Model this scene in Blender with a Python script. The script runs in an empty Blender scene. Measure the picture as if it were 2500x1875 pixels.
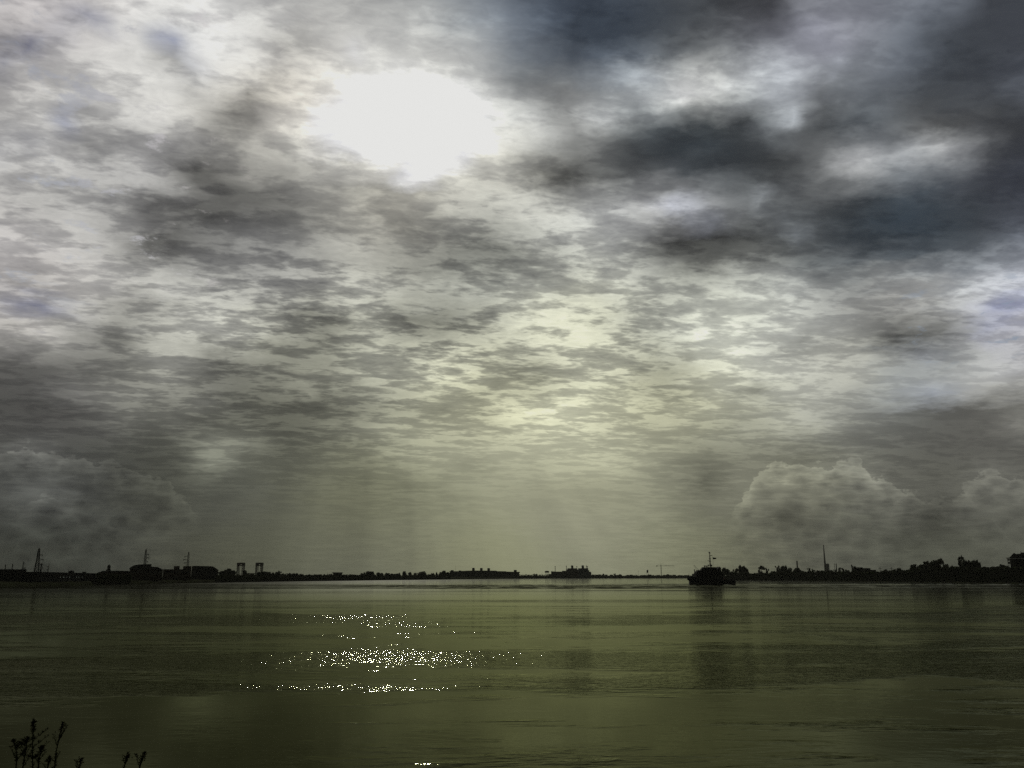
import bpy, math, random
from math import radians as R, sin, cos, tan, atan2, asin, pi, sqrt
from mathutils import Vector
random.seed(7)
scene = bpy.context.scene
COL = scene.collection

# ------------------------------------------------------------------ camera
F_PX, W_PX, H_PX = 2100.0, 2500.0, 1875.0
HORIZON = 1405.0
CAM_H = 6.0
PITCH = math.atan((HORIZON - H_PX / 2) / F_PX)
cam_d = bpy.data.cameras.new('camera')
cam = bpy.data.objects.new('camera', cam_d); COL.objects.link(cam)
cam.location = (0, 0, CAM_H)
cam.rotation_euler = (R(90) + PITCH, 0, 0)
cam_d.sensor_fit = 'HORIZONTAL'; cam_d.sensor_width = 36.0
cam_d.lens = 36.0 * F_PX / W_PX
cam_d.clip_start = 0.1; cam_d.clip_end = 40000
scene.camera = cam

def ray(px, py):
    """direction (not normalised) of the photograph's pixel in the world"""
    u = px - W_PX / 2; v = H_PX / 2 - py
    return (u, F_PX * cos(PITCH) - v * sin(PITCH), F_PX * sin(PITCH) + v * cos(PITCH))
def ground(px, py, z=0.0):
    d = ray(px, py); k = (z - CAM_H) / d[2]
    return (d[0] * k, d[1] * k)
def px_x(px, D, py=1405):
    d = ray(px, py); return D * d[0] / d[1]
def px_z(py, D, px=1250):
    d = ray(px, py); return CAM_H + D * d[2] / d[1]

# ------------------------------------------------------------------ exposure
vs = scene.view_settings
vs.view_transform = 'Standard'; vs.look = 'None'; vs.exposure = 0.0; vs.gamma = 1.0
vs.use_curve_mapping = False
scene.cycles.use_denoising = False
scene.cycles.max_bounces = 6
scene.cycles.volume_bounces = 0
scene.cycles.sample_clamp_indirect = 4.0

# ------------------------------------------------------------------ sun
SUN_PX = (960, 320)
sd = ray(*SUN_PX)
SUN_EL = math.atan2(sd[2], sqrt(sd[0] ** 2 + sd[1] ** 2))
SUN_AZ = math.atan2(sd[0], sd[1])            # from +Y towards +X
sun_l = bpy.data.lights.new('sun', 'SUN')
sun_l.energy = 3.0; sun_l.angle = R(1.3); sun_l.color = (1.0, 0.96, 0.88)
sun = bpy.data.objects.new('sun', sun_l); COL.objects.link(sun)
sun.rotation_euler = Vector((-sd[0], -sd[1], -sd[2])).to_track_quat('-Z', 'Y').to_euler()
sun.location = (0, 0, 200)

# ------------------------------------------------------------------ sky: broken cloud laid out by azimuth and elevation
def lin(c):
    c = max(0.0, c) / 255.0
    return c / 12.92 if c <= 0.04045 else ((c + 0.055) / 1.055) ** 2.4
CLOUD = [  # brightness of the cloud every 100 units, rows from high to low
 [205,205,195,215,222,222,205,195,188,180,172,160,140,95,78,75,72,70,66,62,125,130,120,110,62,50],
 [170,185,205,205,190,222,205,190,205,212,200,185,165,120,80,70,75,85,110,130,150,130,115,68,55,52],
 [190,195,200,205,210,200,205,195,205,208,208,195,180,130,125,160,195,200,200,200,130,122,105,62,70,95],
 [185,195,180,195,200,175,150,195,212,220,222,218,205,190,150,150,120,78,80,130,85,85,90,75,85,55],
 [190,195,180,170,150,140,140,148,165,180,190,190,180,165,125,150,125,95,65,62,110,155,150,130,85,55],
 [175,165,175,145,118,112,132,125,140,150,150,165,165,190,195,185,185,150,115,105,75,60,60,58,58,50],
 [195,185,180,150,115,112,122,126,138,152,142,135,140,150,180,165,120,85,95,90,85,75,62,68,85,120],
 [165,160,190,185,185,165,150,155,165,180,155,150,155,180,180,190,170,165,190,185,140,135,165,185,195,205],
 [170,180,165,130,165,190,180,130,120,175,125,125,160,195,195,170,160,205,205,195,180,155,120,125,165,175],
 [82,85,98,120,160,120,110,120,135,165,180,200,175,150,185,185,150,175,195,190,180,185,165,165,185,175],
 [70,72,82,114,94,90,92,88,95,125,150,155,180,195,200,185,170,175,165,180,165,135,112,100,95,100],
 [82,80,74,72,76,105,98,92,105,120,160,165,170,180,180,172,155,128,122,115,108,102,95,88,85,88],
 [70,76,70,66,68,80,86,92,100,110,122,136,145,150,150,146,138,115,122,118,112,112,92,85,98,98],
 [58,60,62,64,68,74,82,90,98,106,118,130,138,143,145,140,132,118,105,92,88,92,85,78,85,85],
 [45,47,50,54,60,66,74,82,92,100,110,122,130,134,135,130,122,112,98,88,80,76,74,72,70,70]]
# single clouds and gaps: x, y, half width, half height, tilt (deg, clockwise), change
BLOBS = [
 (1400,445,150,50,10,-32),(1560,370,180,60,12,-28),(1980,300,70,60,-20,-20),(1760,595,190,55,8,-32),(2440,330,60,130,0,-15),
 (985,322,330,180,0,22),(420,100,60,14,30,-38),(45,135,60,16,-20,-34),
 (990,318,150,74,-3,80),(850,335,100,34,0,45),(1020,405,50,45,20,60),(1120,345,80,34,10,35),(1000,245,110,44,0,30),
 (570,275,80,45,-20,-45),(650,225,60,25,-30,-30),(250,345,90,26,0,-42),(520,450,140,45,25,-30),
 (420,160,75,28,40,-45),(200,35,70,18,5,-35),(95,90,30,35,50,-30),(20,130,50,22,-20,-25),(150,300,45,15,-30,-25),(20,350,50,15,20,-25),
 (380,590,70,30,-30,-40),(220,445,110,20,8,-40),(480,510,150,26,12,-28),(700,510,130,30,15,-25),(480,420,60,25,10,-25),
 (850,100,60,30,20,15),(720,100,90,35,0,-20),(350,450,90,18,12,25),(330,400,60,15,0,20),(420,480,30,20,30,25),
 (800,575,90,14,10,45),(900,530,50,14,20,40),(1000,560,60,16,10,-18),(1210,620,150,45,8,-30),(1000,640,140,30,3,-22),
 (1400,90,150,60,-5,-18),(1560,30,160,60,0,-10),(1240,190,60,80,-40,-15),(1650,210,110,30,12,45),(1460,275,60,20,10,50),
 (1330,420,70,40,15,-40),(1640,495,70,20,5,35),(1840,485,20,20,30,50),(1690,530,60,20,10,25),(1760,350,130,70,10,-22),(1930,270,40,25,-40,60),
 (1350,250,60,40,60,-20),(1540,400,90,60,20,-28),(1700,610,90,35,10,-22),(1950,575,30,30,0,40),(2050,410,60,35,-10,30),(2310,345,70,24,-10,70),(2200,385,120,25,-8,25),
 (2090,560,140,50,10,-6),(1480,430,170,40,8,-26),(1600,330,120,50,10,-22),(680,450,160,40,8,-12),(900,470,110,30,5,-18),(2250,540,150,60,10,-14),(2040,150,40,35,-30,30),(1990,60,40,40,0,20),
 (2440,760,70,16,-25,-22),(90,745,80,16,18,-35),(2240,820,120,30,5,-38),(1990,855,90,22,5,-28),(2150,830,110,40,5,-22),
 (250,830,60,18,5,-35),(330,720,110,18,8,-40),(540,870,50,26,30,-35),(200,790,80,20,10,-20),(820,790,110,26,10,-25),(1060,780,140,26,-5,-20),
 (1400,830,130,45,0,6),(1320,1010,120,35,0,14),(1700,870,160,60,5,14),(1640,900,60,60,30,-20),(1860,960,60,18,25,-50),(1260,930,70,30,10,-28),(1190,990,50,30,60,-22),
 (550,1085,90,12,3,32),(530,1120,60,10,3,30),(400,1125,0.1,10,3,0),(650,1145,50,10,3,26),(390,1010,60,14,15,28),(480,985,50,14,10,26),(300,955,80,12,3,30),(180,950,60,10,3,25),
 (730,955,30,6,5,30),(800,1060,60,8,3,22),(900,1040,70,10,3,22),(70,1095,70,14,18,18),(100,1215,90,18,10,20),(190,1225,60,14,20,16),
 (960,1160,60,18,5,-22),(1065,1160,25,10,20,-16),(1150,1135,25,12,20,-22),
 (1735,1175,32,35,15,-28),(1970,1155,50,12,10,16),(2075,1130,38,26,-20,22),(2150,1178,30,14,20,30),(2205,1195,16,10,10,22),
 (2400,1170,50,16,5,16),(2420,1150,30,14,-10,14),(2480,1040,50,35,0,24),(2300,1030,150,30,-8,-8),(1910,1260,60,22,20,-22),(2290,1260,60,18,15,-22),(2150,1290,220,22,5,-14),
 (2300,960,180,9,-9,40),(2080,1000,150,8,-10,35),(1880,1060,120,9,-8,30),(1500,1130,120,12,-4,12),(1700,1120,120,14,-4,-12),
 (1900,1160,100,30,0,10),(650,1320,0.1,9,0,0)]
TINT = [  # x, y, r, g, b
 (0,0,1.01,.985,.985),(500,100,1.0,1.0,.99),(300,400,1.0,.995,.985),(0,700,1.02,.995,.985),(1000,200,1.0,1.0,.97),(1000,330,1.0,1.0,1.0),
 (700,350,1.01,1.0,.955),(1200,450,1.0,1.01,.97),(1450,60,.86,.98,1.15),(1400,300,.99,1.0,.99),(1700,350,.89,1.0,1.10),(2000,80,.98,.99,1.06),
 (2000,250,.98,1.0,1.02),(2300,150,.93,1.0,1.1),(2500,100,.94,.99,1.1),(2100,300,.92,1.0,1.08),(2200,520,.82,.98,1.14),(2500,450,.93,.98,1.12),(2200,930,.97,1.0,1.04),(700,250,1.03,1.0,.94),(1190,430,1.03,1.01,.93),(980,490,1.03,1.01,.93),(2100,400,1.0,1.0,1.0),(1700,230,1.0,1.0,.97),(1640,490,1.0,1.0,1.0),(2290,350,1.0,1.0,.99),(2080,400,1.0,1.0,.99),
 (600,600,1.0,1.0,.985),(1200,650,1.0,1.015,.96),(1400,800,1.01,1.015,.90),(1700,750,1.0,1.015,.95),(2200,750,1.0,1.0,.985),(2500,800,.99,.99,1.04),
 (100,1000,1.0,.99,1.0),(400,900,1.0,1.0,.96),(800,900,1.01,1.015,.93),(1200,1000,1.02,1.02,.87),(1600,1000,1.02,1.02,.87),(2100,900,1.01,1.01,.95),(2400,1050,1.01,1.0,.98),
 (100,1200,.98,1.0,1.0),(500,1200,1.0,1.02,.93),(900,1250,1.02,1.03,.84),(1400,1250,1.02,1.02,.86),(1900,1200,1.02,1.02,.90),(2300,1200,1.01,1.01,.95),
 (100,1380,.97,1.03,.96),(600,1380,1.01,1.03,.84),(1200,1380,1.02,1.03,.80),(1700,1380,1.02,1.03,.82),(2300,1380,1.0,1.03,.90)]
DETAIL = [  # strength of the small cloud pattern
 (0,0,.46),(400,200,.46),(1000,320,.30),(800,500,.45),(400,500,.6),(100,700,.5),(1300,100,.32),(1700,200,.45),(1800,400,.30),(2300,200,.28),(2300,500,.26),
 (1300,650,.7),(700,750,.95),(1100,850,1.0),(1500,850,.9),(1900,850,.6),(2300,750,.5),(400,900,.7),(100,950,.35),(700,1000,.7),(1200,1000,.65),(1600,950,.6),
 (2000,950,.35),(2300,1000,.14),(300,1150,.3),(700,1120,.35),(1200,1150,.2),(1700,1150,.25),(2200,1180,.35),(100,1250,.25),(700,1280,.12),(1300,1280,.09),(1900,1260,.28),(2300,1280,.26),(1250,1380,.05),(0,1380,.08),(2500,1380,.1)]
def idw(tab, x, y, n):
    acc = [0.0] * n; ws = 0.0
    for t in tab:
        w = 1.0 / (((x - t[0]) / 1.0) ** 2 + ((y - t[1]) * 1.5) ** 2 + 9000.0) ** 1.6
        ws += w
        for i in range(n): acc[i] += w * t[2 + i]
    return [a / ws for a in acc]
def cloud_lum(x, y):
    gx = min(max(x / 100.0, 0), 24.999); gy = min(max(y / 100.0, 0), 13.999)
    i, j = int(gx), int(gy); a, b = gx - i, gy - j
    L = (CLOUD[j][i] * (1 - a) + CLOUD[j][i + 1] * a) * (1 - b) + (CLOUD[j + 1][i] * (1 - a) + CLOUD[j + 1][i + 1] * a) * b
    for (bx, by, rx, ry, rot, dl) in BLOBS:
        t = R(rot); dx, dy = x - bx, y - by
        u = (dx * cos(t) + dy * sin(t)) / rx; v = (-dx * sin(t) + dy * cos(t)) / max(ry, 14)
        q = u * u + v * v
        if q < 9: L += dl * math.exp(-q ** 1.3 * 0.9)
    return min(L, 262.0)
def sky_pixel(az, el):
    d = (cos(el) * sin(az), cos(el) * cos(az), sin(el))
    fwd = d[1] * cos(PITCH) + d[2] * sin(PITCH); up = -d[1] * sin(PITCH) + d[2] * cos(PITCH)
    return W_PX / 2 + F_PX * d[0] / fwd, H_PX / 2 - F_PX * up / fwd
GAPS = [(90,748,75,16,18,1),(40,130,50,20,-20,.8),(420,105,55,16,38,1),(180,45,55,12,5,.7),(100,95,20,26,50,.7),(150,305,30,12,-30,.7),(15,345,30,16,0,.7),(2470,745,60,20,-25,1),(2420,815,40,10,-10,.8),(1690,525,45,14,10,.9),(2250,850,40,10,0,.5),(2290,950,60,10,-10,.5)]
def cloud_rgba(az, el):
    x, y = sky_pixel(az, el)
    x = min(max(x, -40), 2540); y = min(max(y, -40), 1420)
    L = cloud_lum(x, y) - 22 * max(0, 1 - x / 800) * max(0, 1 - y / 800); t = idw(TINT, x, y, 3); kk = 1.0 if t[2] > 1 else .8; t = [1 + (q - 1) * kk for q in t]; L = max(L, 62) if y < 700 else L
    if L > 222:
        k = min(1, (L - 222) / 8.0); t = [q * (1 - k) + k for q in t]
    a = idw(DETAIL, x, y, 1)[0] * (1 - .5 * min(1, max(0, (y - 1080) / 160.0)))
    if y > 600: t[2] *= 1 - .03 * min(1, (y - 600) / 400.0)
    for (bx, by, rx, ry, rot, f) in GAPS:                               # small holes where the blue sky shows
        c_, s_ = cos(R(rot)), sin(R(rot)); dx, dy = x - bx, y - by
        q = ((dx * c_ + dy * s_) / (rx * 1.2)) ** 2 + ((-dx * s_ + dy * c_) / max(ry * 1.2, 20)) ** 2
        if q < 8:
            k = f * math.exp(-q) * .75; L = L * (1 - k) + 150 * k; t = [t[0] * (1 - .09 * k), t[1] * (1 - .05 * k), t[2] * (1 + .13 * k)]
    return (lin(L * t[0]), lin(L * t[1]), lin(L * t[2]), a)

AZ0, AZ1, EL1 = R(-35.5), R(35.5), R(38.0)
NCOL, NROW = 63, 33
world = bpy.data.worlds.new('World'); scene.world = world; world.use_nodes = True
NT = world.node_tree; NT.nodes.clear()
class NB:
    """tiny helper for writing node graphs"""
    def __init__(s, nt): s.nt = nt
    def n(s, t, **kw):
        nd = s.nt.nodes.new(t)
        for k, v in kw.items(): setattr(nd, k, v)
        return nd
    def set(s, sock, v):
        if isinstance(v, bpy.types.NodeSocket): s.nt.links.new(v, sock)
        elif v is not None: sock.default_value = v
    def m(s, op, a, b=None, c=None, clamp=False):
        nd = s.n('ShaderNodeMath', operation=op, use_clamp=clamp)
        s.set(nd.inputs[0], a); s.set(nd.inputs[1], b)
        if c is not None: s.set(nd.inputs[2], c)
        return nd.outputs[0]
    def v(s, op, a, b=None):
        nd = s.n('ShaderNodeVectorMath', operation=op)
        s.set(nd.inputs[0], a); s.set(nd.inputs[1], b)
        return nd.outputs[0]
    def comb(s, x, y, z=0.0):
        nd = s.n('ShaderNodeCombineXYZ'); s.set(nd.inputs[0], x); s.set(nd.inputs[1], y); s.set(nd.inputs[2], z); return nd.outputs[0]
    def sep(s, v):
        nd = s.n('ShaderNodeSeparateXYZ'); s.set(nd.inputs[0], v); return nd.outputs
    def noise(s, vec, scale, detail=4, rough=.55, dist=0.0, lac=2.0):
        nd = s.n('ShaderNodeTexNoise'); nd.noise_dimensions = '3D'
        s.set(nd.inputs['Vector'], vec); nd.inputs['Scale'].default_value = scale
        nd.inputs['Detail'].default_value = detail; nd.inputs['Roughness'].default_value = rough
        nd.inputs['Lacunarity'].default_value = lac; nd.inputs['Distortion'].default_value = dist
        return nd.outputs
    def mix(s, f, a, b, blend='MIX'):
        nd = s.n('ShaderNodeMix', data_type='RGBA', blend_type=blend)
        s.set(nd.inputs[0], f); s.set(nd.inputs[6], a); s.set(nd.inputs[7], b); return nd.outputs[2]
    def mixf(s, f, a, b):
        nd = s.n('ShaderNodeMix', data_type='FLOAT')
        s.set(nd.inputs[0], f); s.set(nd.inputs[2], a); s.set(nd.inputs[3], b); return nd.outputs[0]
    def ramp(s, f, stops, interp='LINEAR'):
        nd = s.n('ShaderNodeValToRGB'); s.set(nd.inputs[0], f)
        cr = nd.color_ramp; cr.interpolation = interp
        while len(cr.elements) > 1: cr.elements.remove(cr.elements[-1])
        cr.elements[0].position = stops[0][0]; cr.elements[0].color = stops[0][1]
        for p, c in stops[1:]:
            e = cr.elements.new(p); e.color = c
        return nd.outputs
    def maprange(s, v, a, b, c=0.0, d=1.0, smooth=True):
        nd = s.n('ShaderNodeMapRange', interpolation_type='SMOOTHSTEP' if smooth else 'LINEAR')
        s.set(nd.inputs[0], v)
        for i, q in enumerate((a, b, c, d)): s.set(nd.inputs[1 + i], q)
        return nd.outputs[0]
def build_sky():
    b = NB(NT)
    dirv = b.n('ShaderNodeTexCoord').outputs['Generated']
    x, y, z = b.sep(dirv)
    zc = b.m('MAXIMUM', z, 0.0)
    k = b.m('DIVIDE', 1.0, b.m('ADD', zc, 0.10))
    plane = b.comb(b.m('MULTIPLY', x, k), b.m('MULTIPLY', y, k), 0.3)      # the flat cloud deck, seen in perspective
    az = b.m('ARCTAN2', x, y); el = b.m('ARCSINE', zc)
    # ragged cloud edges: bend the layout with noise that lives in the deck
    w1 = b.sep(b.noise(plane, 3.5, 2, .5)[1]); w2 = b.sep(b.noise(plane, 12.0, 6, .58)[1])
    azw = b.m('ADD', az, b.m('ADD', b.m('MULTIPLY', b.m('SUBTRACT', w1[0], .5), .040), b.m('MULTIPLY', b.m('SUBTRACT', w2[0], .5), .040)))
    ew = b.m('ADD', b.m('MULTIPLY', b.m('SUBTRACT', w1[1], .5), .020), b.m('MULTIPLY', b.m('SUBTRACT', w2[1], .5), .034))
    ew = b.m('MULTIPLY', ew, b.maprange(el, 0.02, 0.30, 0.25, 1.0))
    elw = b.m('MAXIMUM', b.m('ADD', el, ew), 0.0)
    u = b.m('DIVIDE', b.m('SUBTRACT', azw, AZ0), AZ1 - AZ0, clamp=True)     # 0..1
    v = b.m('MULTIPLY', elw, (NROW - 1) / EL1)
    uL = b.m('MULTIPLY', u, 2.0, clamp=True); uR = b.m('MULTIPLY_ADD', u, 2.0, -1.0, clamp=True)
    half = b.m('GREATER_THAN', u, 0.5)
    colr = alph = None; rows = []
    for r in range(NROW):
        el_r = EL1 * r / (NROW - 1)
        cells = [cloud_rgba(AZ0 + (AZ1 - AZ0) * c / (NCOL - 1), el_r) for c in range(NCOL)]
        h = (NCOL - 1) // 2
        gt = bpy.data.node_groups.new('cloud_row', 'ShaderNodeTree')
        for nm in ('left', 'right', 'half'): gt.interface.new_socket(nm, in_out='INPUT', socket_type='NodeSocketFloat')
        gt.interface.new_socket('colour', in_out='OUTPUT', socket_type='NodeSocketColor')
        gt.interface.new_socket('detail', in_out='OUTPUT', socket_type='NodeSocketFloat')
        g = NB(gt); gi = g.n('NodeGroupInput').outputs; go = g.n('NodeGroupOutput').inputs
        a = g.ramp(gi[0], [(i / h, cells[i]) for i in range(h + 1)])
        c = g.ramp(gi[1], [(i / h, cells[h + i]) for i in range(h + 1)])
        g.set(go[0], g.mix(gi[2], a[0], c[0])); g.set(go[1], g.mixf(gi[2], a[1], c[1]))
        rows.append(gt)
    for r in range(NROW):
        nd = b.n('ShaderNodeGroup'); nd.node_tree = rows[r]
        for i, q in enumerate((uL, uR, half)): b.set(nd.inputs[i], q)
        cc, aa = nd.outputs[0], nd.outputs[1]
        if colr is None: colr, alph = cc, aa
        else:
            t = b.m('SUBTRACT', v, float(r - 1), clamp=True)
            colr = b.mix(t, colr, cc); alph = b.mixf(t, alph, aa)
    # small cloud pattern (rolls and cells of the deck)
    px_, py_, _ = b.sep(plane)
    rot = b.comb(b.m('ADD', b.m('MULTIPLY', px_, .88), b.m('MULTIPLY', py_, .18)), b.m('ADD', b.m('MULTIPLY', px_, -.25), b.m('MULTIPLY', py_, 1.35)), 1.7)
    n1 = b.noise(rot, 8.5, 4, .5, .25)[0]; n2 = b.noise(rot, 30.0, 4, .55, .3)[0]; n3 = b.noise(rot, 3.2, 2, .5, .2)[0]
    nn = b.m('ADD', b.m('SUBTRACT', n1, .5), b.m('ADD', b.m('MULTIPLY', b.m('SUBTRACT', n2, .5), .38), b.m('MULTIPLY', b.m('SUBTRACT', n3, .5), .55)))
    # thick cells are evenly dark, the gaps between them light up
    cell = b.ramp(b.m('MULTIPLY_ADD', nn, 1.75, .5), [(0, (.44,) * 3 + (1,)), (.32, (.50,) * 3 + (1,)), (.44, (.58,) * 3 + (1,)), (.52, (.71,) * 3 + (1,)), (.60, (.87,) * 3 + (1,)), (.69, (.98,) * 3 + (1,)), (.82, (.93,) * 3 + (1,)), (1, (.93,) * 3 + (1,))])[0]
    wisp = b.noise(rot, 22.0, 6, .62, .6)[0]
    cell = b.m('ADD', b.m('MULTIPLY_ADD', b.sep(cell)[0], 2.0, -1.40), b.m('MULTIPLY', b.m('SUBTRACT', wisp, .5), b.maprange(el, .15, .50, .55, 1.5)))
    gain = b.m('MULTIPLY_ADD', cell, alph, 1.0)
    gain = b.m('MAXIMUM', gain, 0.25)
    # faint shafts of light fanning down from the sun
    th = b.m('ARCTAN2', b.m('SUBTRACT', az, SUN_AZ), b.m('MAXIMUM', b.m('SUBTRACT', SUN_EL, el), .02))
    sh = b.noise(b.comb(b.m('MULTIPLY', th, 9.0), 0.0, 4.2), 1.0, 2, .5)[0]
    sh = b.m('MULTIPLY', b.m('MULTIPLY', b.m('SUBTRACT', sh, .48), .55), b.m('MULTIPLY', b.maprange(el, .20, .08), b.maprange(b.m('ABSOLUTE', th), 1.1, .5)))
    gain = b.m('MULTIPLY', gain, b.m('ADD', sh, 1.0))
    # banks of cumulus low over the horizon: each top edge by azimuth, lit along the rim
    BANKS = {0: [(-300,1110),(0,1095),(60,1085),(120,1098),(200,1110),(300,1135),(420,1180),(520,1290),(620,1420),(1700,1420),(1800,1230),(1850,1142),(1900,1122),(1960,1128),(2030,1138),(2045,1123),(2080,1116),(2102,1122),(2122,1146),(2135,1168),(2155,1163),(2185,1186),(2205,1190),(2240,1208),(2320,1222),(2352,1190),(2385,1150),(2430,1150),(2520,1168)],
             1: [(-300,1240),(0,1224),(60,1222),(105,1195),(150,1214),(180,1208),(215,1226),(300,1228),(400,1275),(480,1340),(580,1420),(2600,1420)]}
    azn = b.m('DIVIDE', b.m('SUBTRACT', az, AZ0), AZ1 - AZ0, clamp=True)
    bil = b.comb(b.m('MULTIPLY', az, 52.0), b.m('MULTIPLY', el, 84.0), .4)
    lump = b.n('ShaderNodeTexVoronoi'); lump.feature = 'SMOOTH_F1'; b.set(lump.inputs['Vector'], b.v('ADD', bil, b.v('MULTIPLY', b.noise(bil, 1.4, 3)[1], (1.1, 1.1, 0)))); lump.inputs['Scale'].default_value = 1.0; lump.inputs['Smoothness'].default_value = .25
    elb = b.m('ADD', el, b.m('ADD', b.m('MULTIPLY', b.m('SUBTRACT', lump.outputs[0], .42), .016), b.m('MULTIPLY', b.m('SUBTRACT', b.noise(bil, 2.6, 5, .6)[0], .5), .020)))
    for key, pts in BANKS.items():
        st = []
        for i in range(31):
            a_ = AZ0 + (AZ1 - AZ0) * i / 30
            st.append((a_, 0))
        ev = []
        for p, q in pts:
            d_ = ray(p, q); ev.append((atan2(d_[0], d_[1]), max(0.0, atan2(d_[2], sqrt(d_[0] ** 2 + d_[1] ** 2)))))
        ev.sort(); ev = [(min(max((a_ - AZ0) / (AZ1 - AZ0), 0), 1), e_) for a_, e_ in ev]
        edge = b.m('MULTIPLY', b.sep(b.ramp(azn, [(u_, (e_ / .25,) * 3 + (1,)) for u_, e_ in ev])[0])[0], .25)
        h_ = b.m('SUBTRACT', edge, elb)                                        # above zero inside the bank
        inside = b.m('MULTIPLY', b.maprange(h_, -.0006, .0030), b.maprange(edge, .055, .095))
        if key == 2: f_ = b.m('MULTIPLY', inside, b.maprange(h_, .032, .004, 0.0, -.20))
        else:
            rim = b.m('POWER', b.maprange(h_, .030, .001, 0, 1, False), 1.6)
            f_ = b.m('MULTIPLY', inside, b.m('ADD', b.m('MULTIPLY', rim, .55 if key == 0 else .45), b.m('MULTIPLY_ADD', lump.outputs[0], .55, -.30)))
        gain = b.m('MULTIPLY', gain, b.m('ADD', f_, 1.0))
    cloud = b.v('MULTIPLY', colr, b.comb(gain, gain, b.m('MULTIPLY_ADD', gain, .94, .06)))
    cap = b.n('ShaderNodeVectorMath', operation='MINIMUM'); b.set(cap.inputs[0], cloud); cap.inputs[1].default_value = (lin(229), lin(229), lin(227)); cloud = cap.outputs[0]
    # out-of-view sky overhead and behind, darkened to keep the skyline black
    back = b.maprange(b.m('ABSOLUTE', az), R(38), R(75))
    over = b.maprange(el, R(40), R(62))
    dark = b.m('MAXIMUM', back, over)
    dim_sky = b.mix(b.noise(plane, 1.5, 4)[0], (.004, .0045, .005, 1), (.016, .017, .019, 1))
    cloud = b.mix(dark, cloud, dim_sky)
    sky = b.n('ShaderNodeTexSky'); sky.sky_type = 'NISHITA'; sky.sun_disc = False
    sky.sun_elevation = SUN_EL; sky.sun_rotation = SUN_AZ
    gap = b.m('MULTIPLY', b.maprange(b.noise(plane, 7.0, 6, .65)[0], .565, .66, 0, .6), b.m('SUBTRACT', 1.0, dark))
    gl = b.m('MULTIPLY', b.maprange(az, R(-17), R(-24)), b.maprange(el, R(14), R(19)))
    gr = b.m('MULTIPLY', b.maprange(az, R(22), R(28)), b.m('MULTIPLY', b.maprange(el, R(11.5), R(13.5)), b.maprange(el, R(18), R(16))))
    gap = b.m('MULTIPLY', gap, b.m('MAXIMUM', gl, gr))
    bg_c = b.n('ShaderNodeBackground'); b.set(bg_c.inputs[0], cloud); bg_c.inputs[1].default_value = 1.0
    bg_s = b.n('ShaderNodeBackground'); b.set(bg_s.inputs[0], sky.outputs[0]); bg_s.inputs[1].default_value = 0.05
    ms = b.n('ShaderNodeMixShader'); b.set(ms.inputs[0], gap)
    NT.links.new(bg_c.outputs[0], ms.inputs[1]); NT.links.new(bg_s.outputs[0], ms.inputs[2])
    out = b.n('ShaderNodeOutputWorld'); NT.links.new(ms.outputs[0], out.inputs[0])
build_sky()
world.cycles.sampling_method = 'MANUAL'; world.cycles.sample_map_resolution = 512

# ------------------------------------------------------------------ materials
def material(name, c1, c2=None, scale=2.0, rough=.8, metal=0.0, emit=None, bump=0.0, stretch=(1, 1, 1)):
    m = bpy.data.materials.new(name); m.use_nodes = True
    nt = m.node_tree; bs = nt.nodes['Principled BSDF']; b = NB(nt)
    c2 = c2 or tuple(q * .6 for q in c1)
    tc = b.n('ShaderNodeTexCoord').outputs['Object']
    n = b.noise(b.v('MULTIPLY', tc, stretch), scale, 6, .6)[0]
    b.set(bs.inputs['Base Color'], b.mix(b.maprange(n, .35, .65), (*c2, 1), (*c1, 1)))
    bs.inputs['Roughness'].default_value = rough; bs.inputs['Metallic'].default_value = metal
    if rough > .5: bs.inputs['Specular IOR Level'].default_value = .0 if rough > .65 else .1
    if bump:
        bp = b.n('ShaderNodeBump'); b.set(bp.inputs['Height'], n); bp.inputs['Strength'].default_value = bump
        nt.links.new(bp.outputs[0], bs.inputs['Normal'])
    if emit:
        bs.inputs['Emission Color'].default_value = (*emit[:3], 1); bs.inputs['Emission Strength'].default_value = emit[3]
    return m
M = dict(
 steel=material('painted_steel', (.045, .048, .05), (.025, .022, .02), 3, .8),
 rust=material('rusty_steel', (.06, .045, .035), (.03, .02, .015), 2, .8),
 black=material('black_paint', (.025, .026, .03), (.012, .012, .014), 1.5, .5),
 white=material('weathered_white_paint', (.05, .05, .046), (.03, .029, .026), 1.2, .85),
 hull_grey=material('grey_blue_ship_paint', (.10, .14, .15), (.06, .08, .09), .2, .6),
 brick=material('dark_brick', (.09, .055, .04), (.05, .035, .028), 4, .9),
 conc=material('stained_concrete', (.08, .08, .075), (.045, .045, .04), .6, .9),
 tin=material('corrugated_metal', (.06, .062, .06), (.03, .03, .03), .8, .85, stretch=(6, 1, 1)),
 roof=material('bitumen_roof', (.04, .04, .042), (.025, .025, .025), .5, .9),
 rubber=material('tyre_rubber', (.02, .02, .02), None, 4, .9),
 glass=material('dark_window_glass', (.02, .025, .03), None, 1, .08),
 lit=material('glow_pane', (.1, .1, .1), None, 1, .3, emit=(.8, .9, .75, .10)),  # panes given a weak emission of their own
 wood=material('tarred_timber', (.04, .03, .022), (.02, .016, .012), 5, .95, stretch=(1, 1, .2)),
 bark=material('bark', (.05, .04, .03), (.025, .02, .016), 4, .95, bump=.5, stretch=(1, 1, .3)),
 leaf=material('dark_foliage', (.040, .050, .020), (.02, .028, .012), .8, .7),
 leaf2=material('olive_foliage', (.055, .065, .025), (.025, .035, .012), .6, .7),
 weed=material('weed_leaves', (.05, .06, .025), (.025, .03, .012), 8, .7),
 seed=material('dry_seed_heads', (.06, .045, .025), (.03, .022, .012), 20, .9),
 flag=material('flag_cloth', (.08, .03, .03), (.03, .03, .06), 1.5, .9),
 chim=material('weathered_chimney', (.16, .15, .13), (.09, .085, .075), .15, .85),
)

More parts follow.
